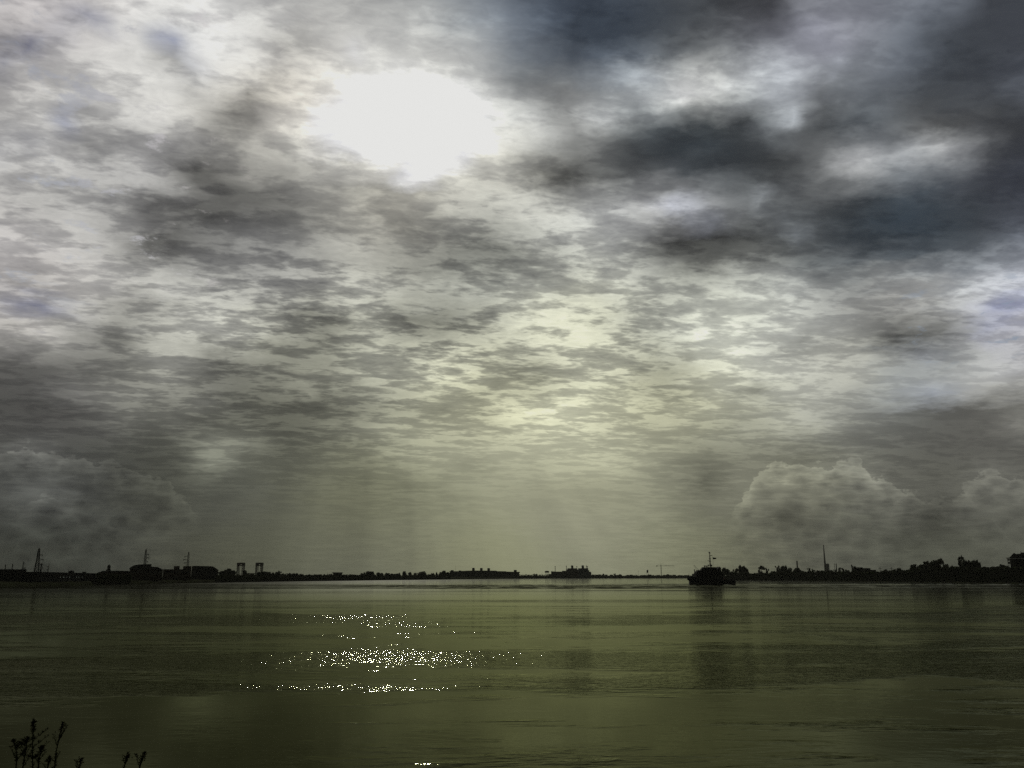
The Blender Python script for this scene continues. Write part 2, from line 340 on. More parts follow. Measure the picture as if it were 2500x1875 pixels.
# ------------------------------------------------------------------ object helpers
class MB:
    def __init__(s): s.v = []; s.f = []
    def box(s, x0, x1, y0, y1, z0, z1, tx=0, ty=0):
        """tx, ty: how much the top is drawn in"""
        k = len(s.v)
        s.v += [(x0, y0, z0), (x1, y0, z0), (x1, y1, z0), (x0, y1, z0), (x0 + tx, y0 + ty, z1), (x1 - tx, y0 + ty, z1), (x1 - tx, y1 - ty, z1), (x0 + tx, y1 - ty, z1)]
        s.f += [tuple(k + i for i in q) for q in ((3, 2, 1, 0), (4, 5, 6, 7), (0, 1, 5, 4), (1, 2, 6, 5), (2, 3, 7, 6), (3, 0, 4, 7))]
        return s
    def prism(s, pts, y0, y1):
        """outline of (x, z) pushed from y0 to y1"""
        k = len(s.v); n = len(pts)
        s.v += [(x, y0, z) for x, z in pts] + [(x, y1, z) for x, z in pts]
        s.f += [tuple(range(k, k + n)), tuple(range(k + 2 * n - 1, k + n - 1, -1))]
        s.f += [(k + i, k + n + i, k + n + (i + 1) % n, k + (i + 1) % n) for i in range(n)]
        return s
    def plan(s, pts, z0, z1):
        """outline of (x, y) pushed from z0 to z1"""
        k = len(s.v); n = len(pts)
        s.v += [(x, y, z0) for x, y in pts] + [(x, y, z1) for x, y in pts]
        s.f += [tuple(range(k + n - 1, k - 1, -1)), tuple(range(k + n, k + 2 * n))]
        s.f += [(k + i, k + (i + 1) % n, k + n + (i + 1) % n, k + n + i) for i in range(n)]
        return s
    def tube(s, p, q, r0, r1=None, n=6):
        r1 = r0 if r1 is None else r1
        p, q = Vector(p), Vector(q); d = (q - p).normalized()
        a = d.orthogonal().normalized(); c = d.cross(a)
        k = len(s.v)
        for o, r in ((p, r0), (q, r1)):
            for i in range(n):
                t = 2 * pi * i / n; s.v.append(tuple(o + a * (r * cos(t)) + c * (r * sin(t))))
        s.f += [(k + i, k + (i + 1) % n, k + n + (i + 1) % n, k + n + i) for i in range(n)]
        s.f += [tuple(range(k + n - 1, k - 1, -1)), tuple(range(k + n, k + 2 * n))]
        return s
    def lathe(s, prof, cx=0, cy=0, n=16):
        k = len(s.v)
        for r, z in prof:
            for i in range(n):
                t = 2 * pi * i / n; s.v.append((cx + r * cos(t), cy + r * sin(t), z))
        for j in range(len(prof) - 1):
            for i in range(n):
                s.f.append((k + j * n + i, k + j * n + (i + 1) % n, k + (j + 1) * n + (i + 1) % n, k + (j + 1) * n + i))
        s.f += [tuple(range(k + n - 1, k - 1, -1)), tuple(range(k + (len(prof) - 1) * n, k + len(prof) * n))]
        return s
    def torus(s, c, R0, r, axis='y', n=14, m=6):
        k = len(s.v)
        for i in range(n):
            t = 2 * pi * i / n
            for j in range(m):
                u = 2 * pi * j / m; w = R0 + r * cos(u)
                s.v.append((c[0] + w * cos(t), c[1] + r * sin(u), c[2] + w * sin(t)))
        for i in range(n):
            for j in range(m):
                s.f.append((k + i * m + j, k + i * m + (j + 1) % m, k + ((i + 1) % n) * m + (j + 1) % m, k + ((i + 1) % n) * m + j))
        return s
    def leaf(s, c, size, rnd, flat=1.0):
        a = Vector((rnd.gauss(0, 1), rnd.gauss(0, 1), rnd.gauss(0, 1))).normalized()
        d = a.orthogonal().normalized(); e = a.cross(d)
        k = len(s.v); c = Vector(c); w = size * rnd.uniform(.35, .6)
        for p in (c - d * size * .6, c + e * w, c + d * size * .6 + a * size * .15, c - e * w): s.v.append(tuple(p))
        s.f.append((k, k + 1, k + 2, k + 3))
        return s
    def build(s, name, mat, parent=None, smooth=False):
        me = bpy.data.meshes.new(name); me.from_pydata(s.v, [], s.f); me.materials.append(mat)
        if smooth: me.polygons.foreach_set('use_smooth', [True] * len(me.polygons))
        me.update()
        o = bpy.data.objects.new(name, me); COL.objects.link(o); o.parent = parent
        return o
def tag(o, label=None, cat=None, group=None, kind=None):
    for k, v in (('label', label), ('category', cat), ('group', group), ('kind', kind)):
        if v: o[k] = v
    return o
def thing(name, label, cat, loc=(0, 0, 0), rz=0.0, group=None):
    o = bpy.data.objects.new(name, None); COL.objects.link(o)
    o.location = loc; o.rotation_euler.z = rz; o.empty_display_size = 1
    return tag(o, label, cat, group)

# ------------------------------------------------------------------ water
WATER_IOR = 1.075
def build_water():
    m = bpy.data.materials.new('muddy_river_water'); m.use_nodes = True
    nt = m.node_tree; bs = nt.nodes['Principled BSDF']; b = NB(nt)
    pos = b.n('ShaderNodeNewGeometry').outputs['Position']
    x, y, z = b.sep(pos)
    # long swirls of the current
    swirl = b.noise(b.v('MULTIPLY', pos, (.045, .05, 1)), 1.0, 4, .6, .8)[0]; swf = b.noise(b.v('MULTIPLY', pos, (.006, .008, 1)), 1.0, 3, .6, .8)[0]
    sw = b.m('ADD', b.m('SUBTRACT', swirl, .5), b.m('SUBTRACT', swf, .5))
    yw = b.m('ADD', b.m('MULTIPLY_ADD', x, b.maprange(y, 300, 100, 0.0, -.13), y), b.m('MULTIPLY', sw, b.m('MULTIPLY', y, b.maprange(y, 100, 400, .80, .2))))
    # where the breeze and the current roughen the surface, by distance from the bank
    lg = b.m('LOGARITHM', b.m('MAXIMUM', yw, 5.0), 10.0)
    band = b.ramp(b.m('DIVIDE', lg, 3.4), [(q[0] / 3.4, (q[1],) * 3 + (1,)) for q in
        ((1.0, .25), (1.42, .12), (1.50, .20), (1.56, .10), (1.63, .2), (1.70, 1.08), (1.77, .85), (1.84, 1.15), (1.90, .40), (2.0, .30), (2.11, .95), (2.17, .35), (2.25, .3), (2.33, .5), (2.42, .2), (2.58, .35), (2.63, 1.0), (2.74, 1.0), (2.80, .3), (3.0, .15), (3.4, .1))])[0]
    pn = b.noise(b.v('MULTIPLY', b.v('ADD', pos, (61.0, 13.0, 0.0)), (.030, .11, 1)), 1.0, 5, .62, .6)[0]
    pf = b.noise(b.v('MULTIPLY', pos, (.004, .022, 1)), 1.0, 4, .6, .3)[0]
    pr = b.noise(b.v('MULTIPLY', pos, (.25, .45, 1)), 1.0, 3, .6, .3)[0]
    far = b.maprange(y, 90, 260)
    pn = b.mixf(far, b.m('ADD', pn, b.m('MULTIPLY', b.m('SUBTRACT', pr, .5), .30)), pf)
    mask = b.maprange(b.m('ADD', pn, b.m('MULTIPLY', b.sep(band)[0], .28)), .56, .84)
    # wave heights in metres
    r1 = b.noise(b.v('MULTIPLY', pos, (.55, 1.15, 1)), 2.0, 3, .55, .2)[0]
    r2 = b.noise(b.v('MULTIPLY', pos, (.9, 1.0, 1)), 5.0, 2, .5)[0]
    r3 = b.noise(b.v('MULTIPLY', pos, (.28, .34, 1)), 1.0, 3, .5, .3)[0]
    r4 = b.noise(b.v('MULTIPLY', pos, (.045, .09, 1)), 1.0, 3, .5, .2)[0]
    near = b.m('SUBTRACT', 1.0, b.m('MULTIPLY', far, .75)); amp = b.m('MULTIPLY', b.m('MULTIPLY_ADD', mask, .17, .0045), near)
    h = b.m('MULTIPLY', r1, amp)
    h = b.m('ADD', h, b.m('MULTIPLY', r2, b.m('MULTIPLY', near, b.m('MULTIPLY_ADD', mask, .020, .0018))))
    h = b.m('ADD', h, b.m('MULTIPLY', r3, b.m('MULTIPLY_ADD', mask, .05, .012)))
    h = b.m('ADD', h, b.m('MULTIPLY', r4, b.m('MULTIPLY_ADD', b.m('MULTIPLY', mask, far), .2, .05)))
    bp = b.n('ShaderNodeBump'); b.set(bp.inputs['Height'], h); bp.inputs['Strength'].default_value = 1.0; bp.inputs['Distance'].default_value = 1.0
    mud = b.mix(b.noise(b.v('MULTIPLY', pos, (.008, .03, 1)), 1.0, 4, .6, .5)[0], (.0050, .0058, .0010, 1), (.0095, .0098, .0018, 1))
    gloss_tint = b.mix(b.noise(b.v('MULTIPLY', pos, (.02, .05, 1)), 1.0, 4, .6, .8)[0], (.64, .70, .42, 1), (.78, .79, .50, 1))
    gloss_tint = b.mix(b.maprange(y, 40, 420), gloss_tint, (.84, .86, .72, 1))  # gloss colour turns paler with distance
    # dark far bands painted into the reflection colour, in place of unresolved wave faces
    fine = b.noise(b.v('MULTIPLY', pos, (.10, .035, 1)), 1.0, 3, .7, .2)[0]
    far_dark = b.m('MULTIPLY', b.m('MULTIPLY', mask, far), b.maprange(fine, .38, .55, .45, .92))
    gloss_tint = b.v('MULTIPLY', gloss_tint, b.comb(*[b.m('SUBTRACT', 1.0, far_dark)] * 3))
    nt.nodes.remove(bs)
    gl = b.n('ShaderNodeBsdfGlossy'); b.set(gl.inputs['Color'], gloss_tint); b.set(gl.inputs['Roughness'], b.mixf(far, .05, .07))
    df = b.n('ShaderNodeBsdfDiffuse'); b.set(df.inputs['Color'], mud)
    fr = b.n('ShaderNodeFresnel'); fr.inputs['IOR'].default_value = WATER_IOR
    for nd in (gl, df, fr): nt.links.new(bp.outputs[0], nd.inputs['Normal'])
    ms = b.n('ShaderNodeMixShader'); b.set(ms.inputs[0], fr.outputs[0]); nt.links.new(df.outputs[0], ms.inputs[1]); nt.links.new(gl.outputs[0], ms.inputs[2])
    nt.links.new(ms.outputs[0], nt.nodes['Material Output'].inputs['Surface'])
    if 'Filter Width' in bp.inputs: bp.inputs['Filter Width'].default_value = .1
    # the stretch of choppy water across the channel round the tugboat
    from mathutils import noise as mn
    c = MB(); NX, NY = 380, 190; x0, x1, y0, y1 = -130.0, 470.0, 425.0, 640.0
    for j in range(NY + 1):
        for i in range(NX + 1):
            X = x0 + (x1 - x0) * i / NX; Y = y0 + (y1 - y0) * j / NY
            fx = min(1, (i / NX) / .2, (1 - i / NX) / .05 + .0); fy = min(1, (j / NY) / .12, (1 - j / NY) / .12); f = max(0, fx) * max(0, fy)
            p = mn.noise((X * .012, Y * .045, 3.0)) + .25
            f *= min(1, max(0, p * 2.2))
            h = mn.fractal((X * .085, Y * .17, 9.0), .8, 2.1, 4)
            c.v.append((X, Y, .012 + max(0, .10 + .30 * h) * f * 1.15))
    for j in range(NY):
        for i in range(NX): k = j * (NX + 1) + i; c.f.append((k, k + 1, k + NX + 2, k + NX + 1))
    tag(c.build('river_chop', m, smooth=True), kind='structure')
    w = MB(); S = 9000.0
    n = 1; w.v = [(-S, -200, 0), (S, -200, 0), (S, 2 * S, 0), (-S, 2 * S, 0)]; w.f = [(0, 1, 2, 3)]
    tag(w.build('river', m), kind='structure')
build_water()

# ------------------------------------------------------------------ far land
SHORE = [(-900, 1452), (-300, 1440), (0, 1434), (66, 1431.6), (240, 1428.2), (320, 1426.8), (400, 1425.4), (620, 1420.8), (920, 1416.8), (1220, 1413.2), (1400, 1411.9), (1702, 1411.5),
         (1706, 1416.4), (1800, 1416.7), (1950, 1418.2), (2100, 1420.2), (2300, 1422.5), (2500, 1424.6), (3000, 1431), (3400, 1438)]
def shore_py(px):
    for (a, b), (c, d) in zip(SHORE, SHORE[1:]):
        if a <= px <= c: return b + (d - b) * (px - a) / (c - a)
def shore_D(px): return ground(px, shore_py(px))[1]
LAND_Z = 2.4
def build_land():
    rnd = random.Random(3)
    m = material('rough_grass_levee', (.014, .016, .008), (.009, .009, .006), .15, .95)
    pts = []
    for (a, b), (c, d) in zip(SHORE, SHORE[1:]):
        n = max(1, int(abs(c - a) / 8))
        for i in range(n): pts.append((a + (c - a) * i / n, b + (d - b) * i / n))
    pts.append(SHORE[-1])
    mb = MB(); rows = [(-3, -1.0), (0, .02), (3, 1.1), (7, 2.0), (12, LAND_Z), (60, LAND_Z + .3), (400, LAND_Z + .5), (12000, LAND_Z)]
    for px, py in pts:
        gx, gy = ground(px, py); L = sqrt(gx * gx + gy * gy); j = rnd.uniform(-.6, .6)
        for off, z in rows:
            k = (L + off + (j if off < 10 else 0)) / L
            mb.v.append((gx * k, gy * k, z + (rnd.uniform(-.25, .25) if 0 < off < 100 else 0)))
    n = len(rows)
    for i in range(len(pts) - 1):
        for k in range(n - 1): mb.f.append((i * n + k, (i + 1) * n + k, (i + 1) * n + k + 1, i * n + k + 1))
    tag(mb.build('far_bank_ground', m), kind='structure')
    # the bank the viewer stands on
    nb = MB(); G = 60
    for i in range(G + 1):
        for j in range(30):
            X = -90 + 180 * i / G; Y = -60 + 87 * j / 29.0
            e = 24.0 + 1.2 * sin(X * .13) + .8 * sin(X * .41)
            z = 4.4 if Y < 0 else 4.4 * (1 - Y / e)
            nb.v.append((X, Y, max(z, -1.0) + rnd.uniform(-.04, .04)))
    for i in range(G):
        for j in range(29): k = i * 30 + j; nb.f.append((k, k + 30, k + 31, k + 1))
    tag(nb.build('near_bank_ground', m, smooth=True), kind='structure')
build_land()

# ------------------------------------------------------------------ trees
def crown_mesh(seed, kind):
    """unit crown: about 1 wide, 1 high"""
    r = random.Random(seed); mb = MB(); lumps = []
    if kind == 'round':
        lumps = [(0, 0, .58, .40, .36)]
        for i in range(9):
            t = 2 * pi * i / 9 + r.uniform(-.3, .3); q = r.uniform(.16, .33)
            lumps.append((q * cos(t), q * sin(t), r.uniform(.32, .80), r.uniform(.16, .24), r.uniform(.12, .20)))
        N, sz = 1100, .10
    elif kind == 'wide':
        lumps = [(0, 0, .55, .36, .30), (-.2, 0, .5, .28, .3), (.2, 0, .5, .28, .3)]
        for i in range(12):
            t = 2 * pi * i / 12 + r.uniform(-.3, .3); q = r.uniform(.2, .40)
            lumps.append((q * cos(t), q * .8 * sin(t), r.uniform(.35, .82), r.uniform(.10, .17), r.uniform(.09, .15)))
        N, sz = 1800, .08
    elif kind == 'ragged':
        lumps = [(0, 0, .50, .26, .34)]
        for i in range(13):
            t = 2 * pi * i / 13 + r.uniform(-.3, .3); q = r.uniform(.12, .40)
            lumps.append((q * cos(t), q * sin(t), r.uniform(.22, .93), r.uniform(.07, .15), r.uniform(.05, .13)))
        N, sz = 1500, .075
    elif kind == 'open':
        lumps = [(-.10, 0, .84, .26, .12), (.16, 0, .80, .2, .10), (-.22, .1, .74, .16, .09), (.3, 0, .62, .1, .08), (.1, .1, .91, .15, .08)]
        N, sz = 700, .07
    vol = [a[3] * a[3] * a[4] for a in lumps]; V = sum(vol)
    for (cx, cy, cz, rx, rz), vv in zip(lumps, vol):
        for i in range(int(N * (.35 / len(lumps) + .65 * vv / V)) + 4):
            d = Vector((r.gauss(0, 1), r.gauss(0, 1), r.gauss(0, 1))).normalized() * (r.random() ** .55) * r.uniform(.85, 1.12)
            mb.leaf((cx + d.x * rx, cy + d.y * rx, max(.03, cz + d.z * rz)), sz * r.uniform(.6, 1.3), r)
    return mb
def trunk_mesh(seed, kind):
    r = random.Random(seed); mb = MB(); top = .78 if kind == 'open' else .5
    p = Vector((0, 0, -.02)); pts = [p]
    for i in range(3): pts.append(Vector((r.uniform(-.05, .05), r.uniform(-.03, .03), top * (i + 1) / 3)))
    for i in range(3): mb.tube(pts[i], pts[i + 1], .040 - .009 * i, .031 - .009 * i, 7)
    for i in range(7):
        b0 = pts[1].lerp(pts[3], r.random()); t = r.uniform(0, 2 * pi)
        mb.tube(b0, b0 + Vector((.28 * cos(t), .28 * sin(t), r.uniform(.12, .28))), .016, .004, 5)
    return mb
PROTO = {}
for kd, mt in (('round', 'leaf'), ('wide', 'leaf'), ('ragged', 'leaf2'), ('open', 'leaf2')):
    for sdi in range(3):
        c = crown_mesh(sdi * 11 + 5, kd).build('crown', M[mt]); t = trunk_mesh(sdi * 7 + 1, kd).build('trunk', M['bark'])
        PROTO[kd, sdi] = (c.data, t.data)
        bpy.data.objects.remove(c); bpy.data.objects.remove(t)
LANDMARKS = [(265, 'the domed cupola'), (500, 'the long hall with the sloping end'), (585, 'the left lift bridge tower'), (630, 'the right lift bridge tower'),
  (823, 'the low flat shed in the treeline'), (1175, 'the warehouse with three roof vents'), (1400, 'the moored cargo ships'), (1581, 'the pill-shaped tank'), (1614, 'the tower crane'),
  (1736, 'the tugboat mast'), (1947, 'the short pale chimney'), (2014, 'the tall smokestack'), (2043, 'the pair of thin columns'), (2120, 'the stepped flat-roofed block'),
  (2178, 'the right-hand utility pole'), (2310, 'the dip before the largest tree'), (2480, 'the house with flared eaves')]
LANDMARKS = [l for l in LANDMARKS if l[0] != 2310]
TREES = [  # px, top, crown width, kind
 (243,1396.5,16,'round'),(252,1394,13,'round'),
 (541,1393,15,'round'),(549,1390,13,'round'),(558,1387,16,'round'),(568,1391.5,15,'round'),(597,1391.5,12,'round'),(606,1399,10,'ragged'),(615,1399,12,'round'),(632,1396,13,'round'),
 (640,1395.5,12,'round'),(649,1393,18,'wide'),(657,1396,12,'round'),(666,1397,10,'round'),(676,1395.5,12,'round'),(682,1393,10,'ragged'),(692,1399,14,'round'),(706,1398,13,'round'),(716,1398,13,'wide'),
 (724,1399,11,'round'),(735,1400,12,'round'),(748,1402.5,12,'wide'),(760,1402.5,12,'round'),(770,1401,11,'round'),(779,1401,13,'round'),(790,1403.5,10,'wide'),(800,1401,8,'ragged'),(808,1400,10,'round'),
 (840,1402,14,'wide'),(855,1401,13,'round'),(868,1402,13,'wide'),(885,1398,12,'round'),(891,1397,10,'ragged'),(898,1394,10,'round'),(908,1396,13,'wide'),(924,1396.5,10,'round'),(932,1398.5,9,'round'),
 (945,1397,13,'round'),(957,1399,13,'wide'),(968,1399,12,'round'),(975,1397.5,8,'ragged'),(987,1394,11,'round'),(1001,1396,9,'round'),(1013,1398,9,'round'),(1022,1397,9,'ragged'),(1028,1395.5,9,'round'),
 (1035,1394,13,'round'),(1048,1401,9,'round'),(1057,1398,10,'round'),(1066,1396,8,'ragged'),(1076,1396,11,'round'),(1084,1392.5,13,'round'),(1094,1395,12,'wide'),
 (1304,1400,4,'round'),(1310,1400.5,6,'round'),(1343,1400,8,'round'),
 (1448,1402,9,'round'),(1456,1402,9,'round'),(1464,1401.5,8,'round'),(1473,1400,9,'ragged'),(1480,1402,7,'round'),(1493,1402,9,'wide'),(1501,1400,8,'ragged'),(1507,1403,9,'round'),(1514,1401,8,'round'),
 (1533,1403,10,'wide'),(1541,1402.5,10,'round'),(1566,1403.5,9,'wide'),(1575,1403,9,'round'),(1585,1402,11,'round'),(1594,1403.5,9,'wide'),(1608,1403,9,'round'),(1622,1403,10,'wide'),(1630.5,1401,7,'round'),
 (1637,1403,8,'round'),(1646,1402.5,9,'round'),(1660,1403.5,14,'wide'),(1675,1403.5,14,'wide'),
 (1714,1396,14,'round'),(1728,1392,16,'round'),(1745,1389,17,'round'),(1757,1386,15,'ragged'),(1768,1384.5,14,'round'),(1776,1388,12,'round'),(1787,1392.5,14,'wide'),(1797,1387,14,'ragged'),(1808,1377.5,17,'ragged'),(1816,1380,13,'round'),
 (1823,1387,12,'round'),(1835,1400,14,'wide'),(1848,1399,13,'wide'),(1860,1381,20,'open'),(1873,1386,10,'ragged'),(1886,1394,13,'round'),(1901,1381,17,'ragged'),(1912,1379.5,14,'round'),(1920,1378,12,'ragged'),
 (1929,1385,12,'round'),(1941,1386,15,'ragged'),(1949,1385,13,'round'),(1957,1391,12,'ragged'),(1966,1396,12,'round'),(1976,1387,13,'ragged'),(1986,1389,11,'ragged'),(2000,1390,15,'wide'),(2010,1391.5,12,'round'),
 (2020,1392.5,12,'round'),(2030,1391,12,'round'),(2041,1390,11,'ragged'),(2052,1386,13,'ragged'),(2061,1387,13,'ragged'),(2070,1391,12,'round'),(2083,1378,9,'ragged'),(2090,1381,10,'round'),(2097,1384.5,12,'round'),
 (2144,1396.5,10,'round'),(2155,1393.5,12,'round'),(2164,1389,13,'round'),(2173,1392,11,'round'),(2186,1388.5,12,'round'),(2197,1385.5,13,'round'),(2211,1390,16,'wide'),(2222,1388.5,11,'round'),(2235,1376,24,'round'),
 (2250,1376,20,'round'),(2271,1365.5,32,'wide'),(2287,1366,24,'round'),(2299,1363,20,'open'),(2313,1376,18,'round'),(2331,1377.5,24,'wide'),(2351,1358,22,'ragged'),(2366,1360.5,28,'wide'),(2381,1365,28,'round'),
 (2390,1372,16,'round'),(2405,1388,18,'wide'),(2419,1388,14,'round'),(2431,1382,18,'round'),(2447,1376,20,'round'),(2459,1379.5,15,'round')]
ORD = ['first','second','third','fourth','fifth','sixth','seventh','eighth','ninth','tenth','eleventh','twelfth','thirteenth','fourteenth','fifteenth','sixteenth','seventeenth','eighteenth','nineteenth','twentieth']
def plant_trees():
    rnd = random.Random(21); near = {}
    for i, t in enumerate(TREES):
        lm = min(LANDMARKS, key=lambda l: abs(l[0] - t[0])); side = 'left' if t[0] < lm[0] else 'right'
        near.setdefault((lm, side), []).append(i)
    rank = {}
    for (lm, side), ids in near.items():
        ids.sort(key=lambda i: abs(TREES[i][0] - lm[0]))
        for k, i in enumerate(ids): rank[i] = (k, side, lm[1])
    words = {'round': 'rounded', 'wide': 'broad', 'ragged': 'ragged', 'open': 'thin-topped'}
    for i, (px, top, w, kind) in enumerate(TREES):
        D = shore_D(px) + (rnd.uniform(14, 34) if px > 1300 else rnd.uniform(9, 26))
        if 240 < px < 600: D += 40
        X = px_x(px, D); H = px_z(top, D) - LAND_Z + .3; Wm = w * D / F_PX * 1.12
        k, side, lmn = rank[i]
        lab = '%s dark tree, %s one %s of %s' % (words[kind], ORD[k], side, lmn)
        t = thing('tree', lab, 'tree', (X, D, LAND_Z - .1), rnd.choice((0, .5, -.4, 2.9, 3.4)), 'trees along the far bank')
        if H < 1.15 * Wm and kind == 'round': kind = 'wide'
        t.scale = (Wm, Wm, H)
        cm, tm = PROTO[kind, rnd.randrange(3)]
        for nm, me in (('crown', cm), ('trunk', tm)):
            o = bpy.data.objects.new(nm, me); COL.objects.link(o); o.parent = t
plant_trees()
def scrub(name, ranges, seed, mat, size, label):
    r = random.Random(seed); mb = MB(); size *= 1.35
    for (p0, p1, t0, t1, n) in ranges:
        ph = [r.uniform(0, 6.28) for _ in range(4)]
        for i in range(n):
            q = r.random(); px = p0 + (p1 - p0) * q; top = t0 + (t1 - t0) * q
            wob = .45 * sin(px * .35 + ph[0]) + .3 * sin(px * .83 + ph[1]) + .25 * sin(px * 1.9 + ph[2])
            D = shore_D(px) + r.uniform(1.5, 14)
            zt = px_z(top - 1.2 * wob, D)
            z = .2 + (zt - .2) * r.random() ** .8
            if D - shore_D(px) < 5: z = min(z, .5 + (D - shore_D(px)) * .9)
            mb.leaf((px_x(px, D), D, z), size * r.uniform(.6, 1.4), r)
    tag(mb.build(name, mat), label, 'undergrowth', kind='stuff')
scrub('undergrowth', [(236, 320, 1402, 1404, 1500), (530, 1100, 1404, 1403.5, 7500), (1268, 1346, 1403, 1403, 1200)], 5, M['leaf2'], 1.1, 'low scrub along the left and centre of the far bank')
scrub('undergrowth', [(1440, 1702, 1405.3, 1405.3, 3500)], 6, M['leaf2'], 1.5, 'thin pale band of scrub on the most distant bank')
scrub('undergrowth', [(1706, 1830, 1397, 1399, 3200), (1826, 1885, 1401, 1399, 1500), (1885, 2150, 1396, 1397, 6500), (2150, 2250, 1395, 1392, 3000), (2230, 2510, 1386, 1386, 9500)], 8, M['leaf'], 1.3, 'tall dense scrub under the trees of the right bank')

# ------------------------------------------------------------------ buildings
def square_on(t):
    """turn a building so that its long side faces the river bend where the viewer stands"""
    a = atan2(t.location.x, t.location.y); t.rotation_euler.z = -a; t.scale = (cos(a), 1, 1)
def lx(px, D): return px_x(px, D)
def block(root, x0, D, part, pts, y0, y1, mat):
    """pts in photograph units at distance D, made into metres around the root"""
    return MB().prism([(px_x(p, D) - x0, px_z(q, D)) for p, q in pts][::-1], y0, y1).build(part, mat, root)
def windows(root, x0, x1, z0, z1, y, n, mat, name='window', w=.5):
    for i in range(n):
        c = x0 + (x1 - x0) * (i + .5) / n; hw = (x1 - x0) / n * w / 2
        f = MB().box(c - hw - .12, c + hw + .12, y - .10, y - .004, z0 - .12, z1 + .12).build(name, M['steel'], root)
        MB().box(c - hw, c + hw, y - .13, y - .104, z0, z1).build('pane', mat, f)
def building(name, label, cat, D, depth, wall, roof, wmat='brick', rmat='roof', nwin=4, door=True, extras=()):
    """wall = (x0, x1, eaves); roof = outline above the eaves, left to right"""
    cx = (wall[0] + wall[1]) / 2; X0 = px_x(cx, D)
    t = thing(name, label, cat, (X0, D, 0)); square_on(t)
    a, b_ = px_x(wall[0], D) - X0, px_x(wall[1], D) - X0; ze = px_z(wall[2], D)
    MB().box(a, b_, 0, depth, .5, ze).build('wall', M[wmat], t)
    pts = [(px_x(p, D) - X0, max(px_z(q, D), ze + .003)) for p, q in roof]
    pts = [(pts[0][0], ze + .003)] + pts + [(pts[-1][0], ze + .003)]
    MB().prism(pts[::-1], -.4, depth + .4).build('roof', M[rmat], t)
    if nwin: windows(t, a + 1, b_ - 1, ze - 2.6, ze - 1.2, 0, nwin, M['glass'])
    if door:
        d = MB().box(-1.2, 1.2, -.08, -.003, LAND_Z, LAND_Z + 2.6).build('door', M['steel'], t)
        MB().box(.8, .95, -.16, -.083, LAND_Z + 1.1, LAND_Z + 1.25).build('handle', M['rust'], d)
    for nm, pts2, y0, y1, mt in extras:
        block(t, X0, D, nm, pts2, y0, y1, M[mt])
    return t
def rect(x0, x1, top, bot): return [(x0, bot), (x0, top), (x1, top), (x1, bot)]
# far left wharf building, mostly outside the frame to the left
building('warehouse', 'tall flat-topped dark warehouse at the left edge of the far bank', 'warehouse', 512, 26, (-170, 66, 1392.5), [(-171, 1389.6), (66.5, 1389.6)], 'tin', 'roof', 9)
def wharf_shed():
    A = ground(66, 1431.0); B = ground(246, 1427.4)
    dx, dy = B[0] - A[0], B[1] - A[1]; L = sqrt(dx * dx + dy * dy); a = atan2(dy, dx)
    t = thing('wharf_shed', 'long low wharf shed with a row of small glowing panes, right of the left warehouse', 'shed', (A[0], A[1] + 9, 0), a)
    MB().box(0, L, 0, 18, .3, 6.2).build('wall', M['tin'], t)
    MB().prism([(-.5, 6.203), (L + .5, 6.203), (L + .5, 7.2), (L * .5, 7.7), (-.5, 8.1)], -.8, 19).build('roof', M['roof'], t)
    for px, w in ((120.5, 1.6), (128.5, 3), (136, 1), (143, 2.4), (160, 1.6), (166, 1.2), (175, 1), (213, 2.5), (221, 1.8), (229, 1.5), (238, 2)):
        s = (px - 66) / 180 * L; hw = w * .13
        f = MB().box(s - hw - .1, s + hw + .1, -.09, -.004, 4.5, 5.5).build('window', M['steel'], t)
        MB().box(s - hw, s + hw, -.13, -.094, 4.75, 5.2).build('pane', M['lit'], f)
    for i in range(14):
        s = L * (i + .5) / 14
        MB().box(s - .3, s + .3, -2.6, -2.1, -1, 2.6).build('pile', M['wood'], t)
    MB().box(0, L, -3, -.01, 2.603, 2.95).build('apron', M['conc'], t)
    return t, A, a
ws, wsA, wsa = wharf_shed()
def roof_item(name, label, cat, px, D, w, top, shape):
    X = px_x(px, D); zt = px_z(top, D); zb = 7.4
    t = thing(name, label, cat, (X, D, zb))
    H = zt - zb
    if shape == 'hump':
        MB().prism([(-w, 0), (w, 0), (w * .8, H * .7), (w * .3, H), (-w * .5, H * .8), (-w, H * .5)], 0, 2.5).build('housing', M['steel'], t)
        MB().tube((-w * 1.2, 1, 0), (-w * 1.2, 1, H * 1.35), .12).build('vent_pipe', M['rust'], t)
    return t
roof_item('roof_ventilator', 'dark humped ventilator on the middle of the low wharf shed roof', 'ventilator', 171, 562, 1.4, 1392.5, 'hump')
roof_item('roof_ventilator', 'small ventilator with a pipe near the right end of the wharf shed roof', 'ventilator', 203, 574, .8, 1395.5, 'hump')

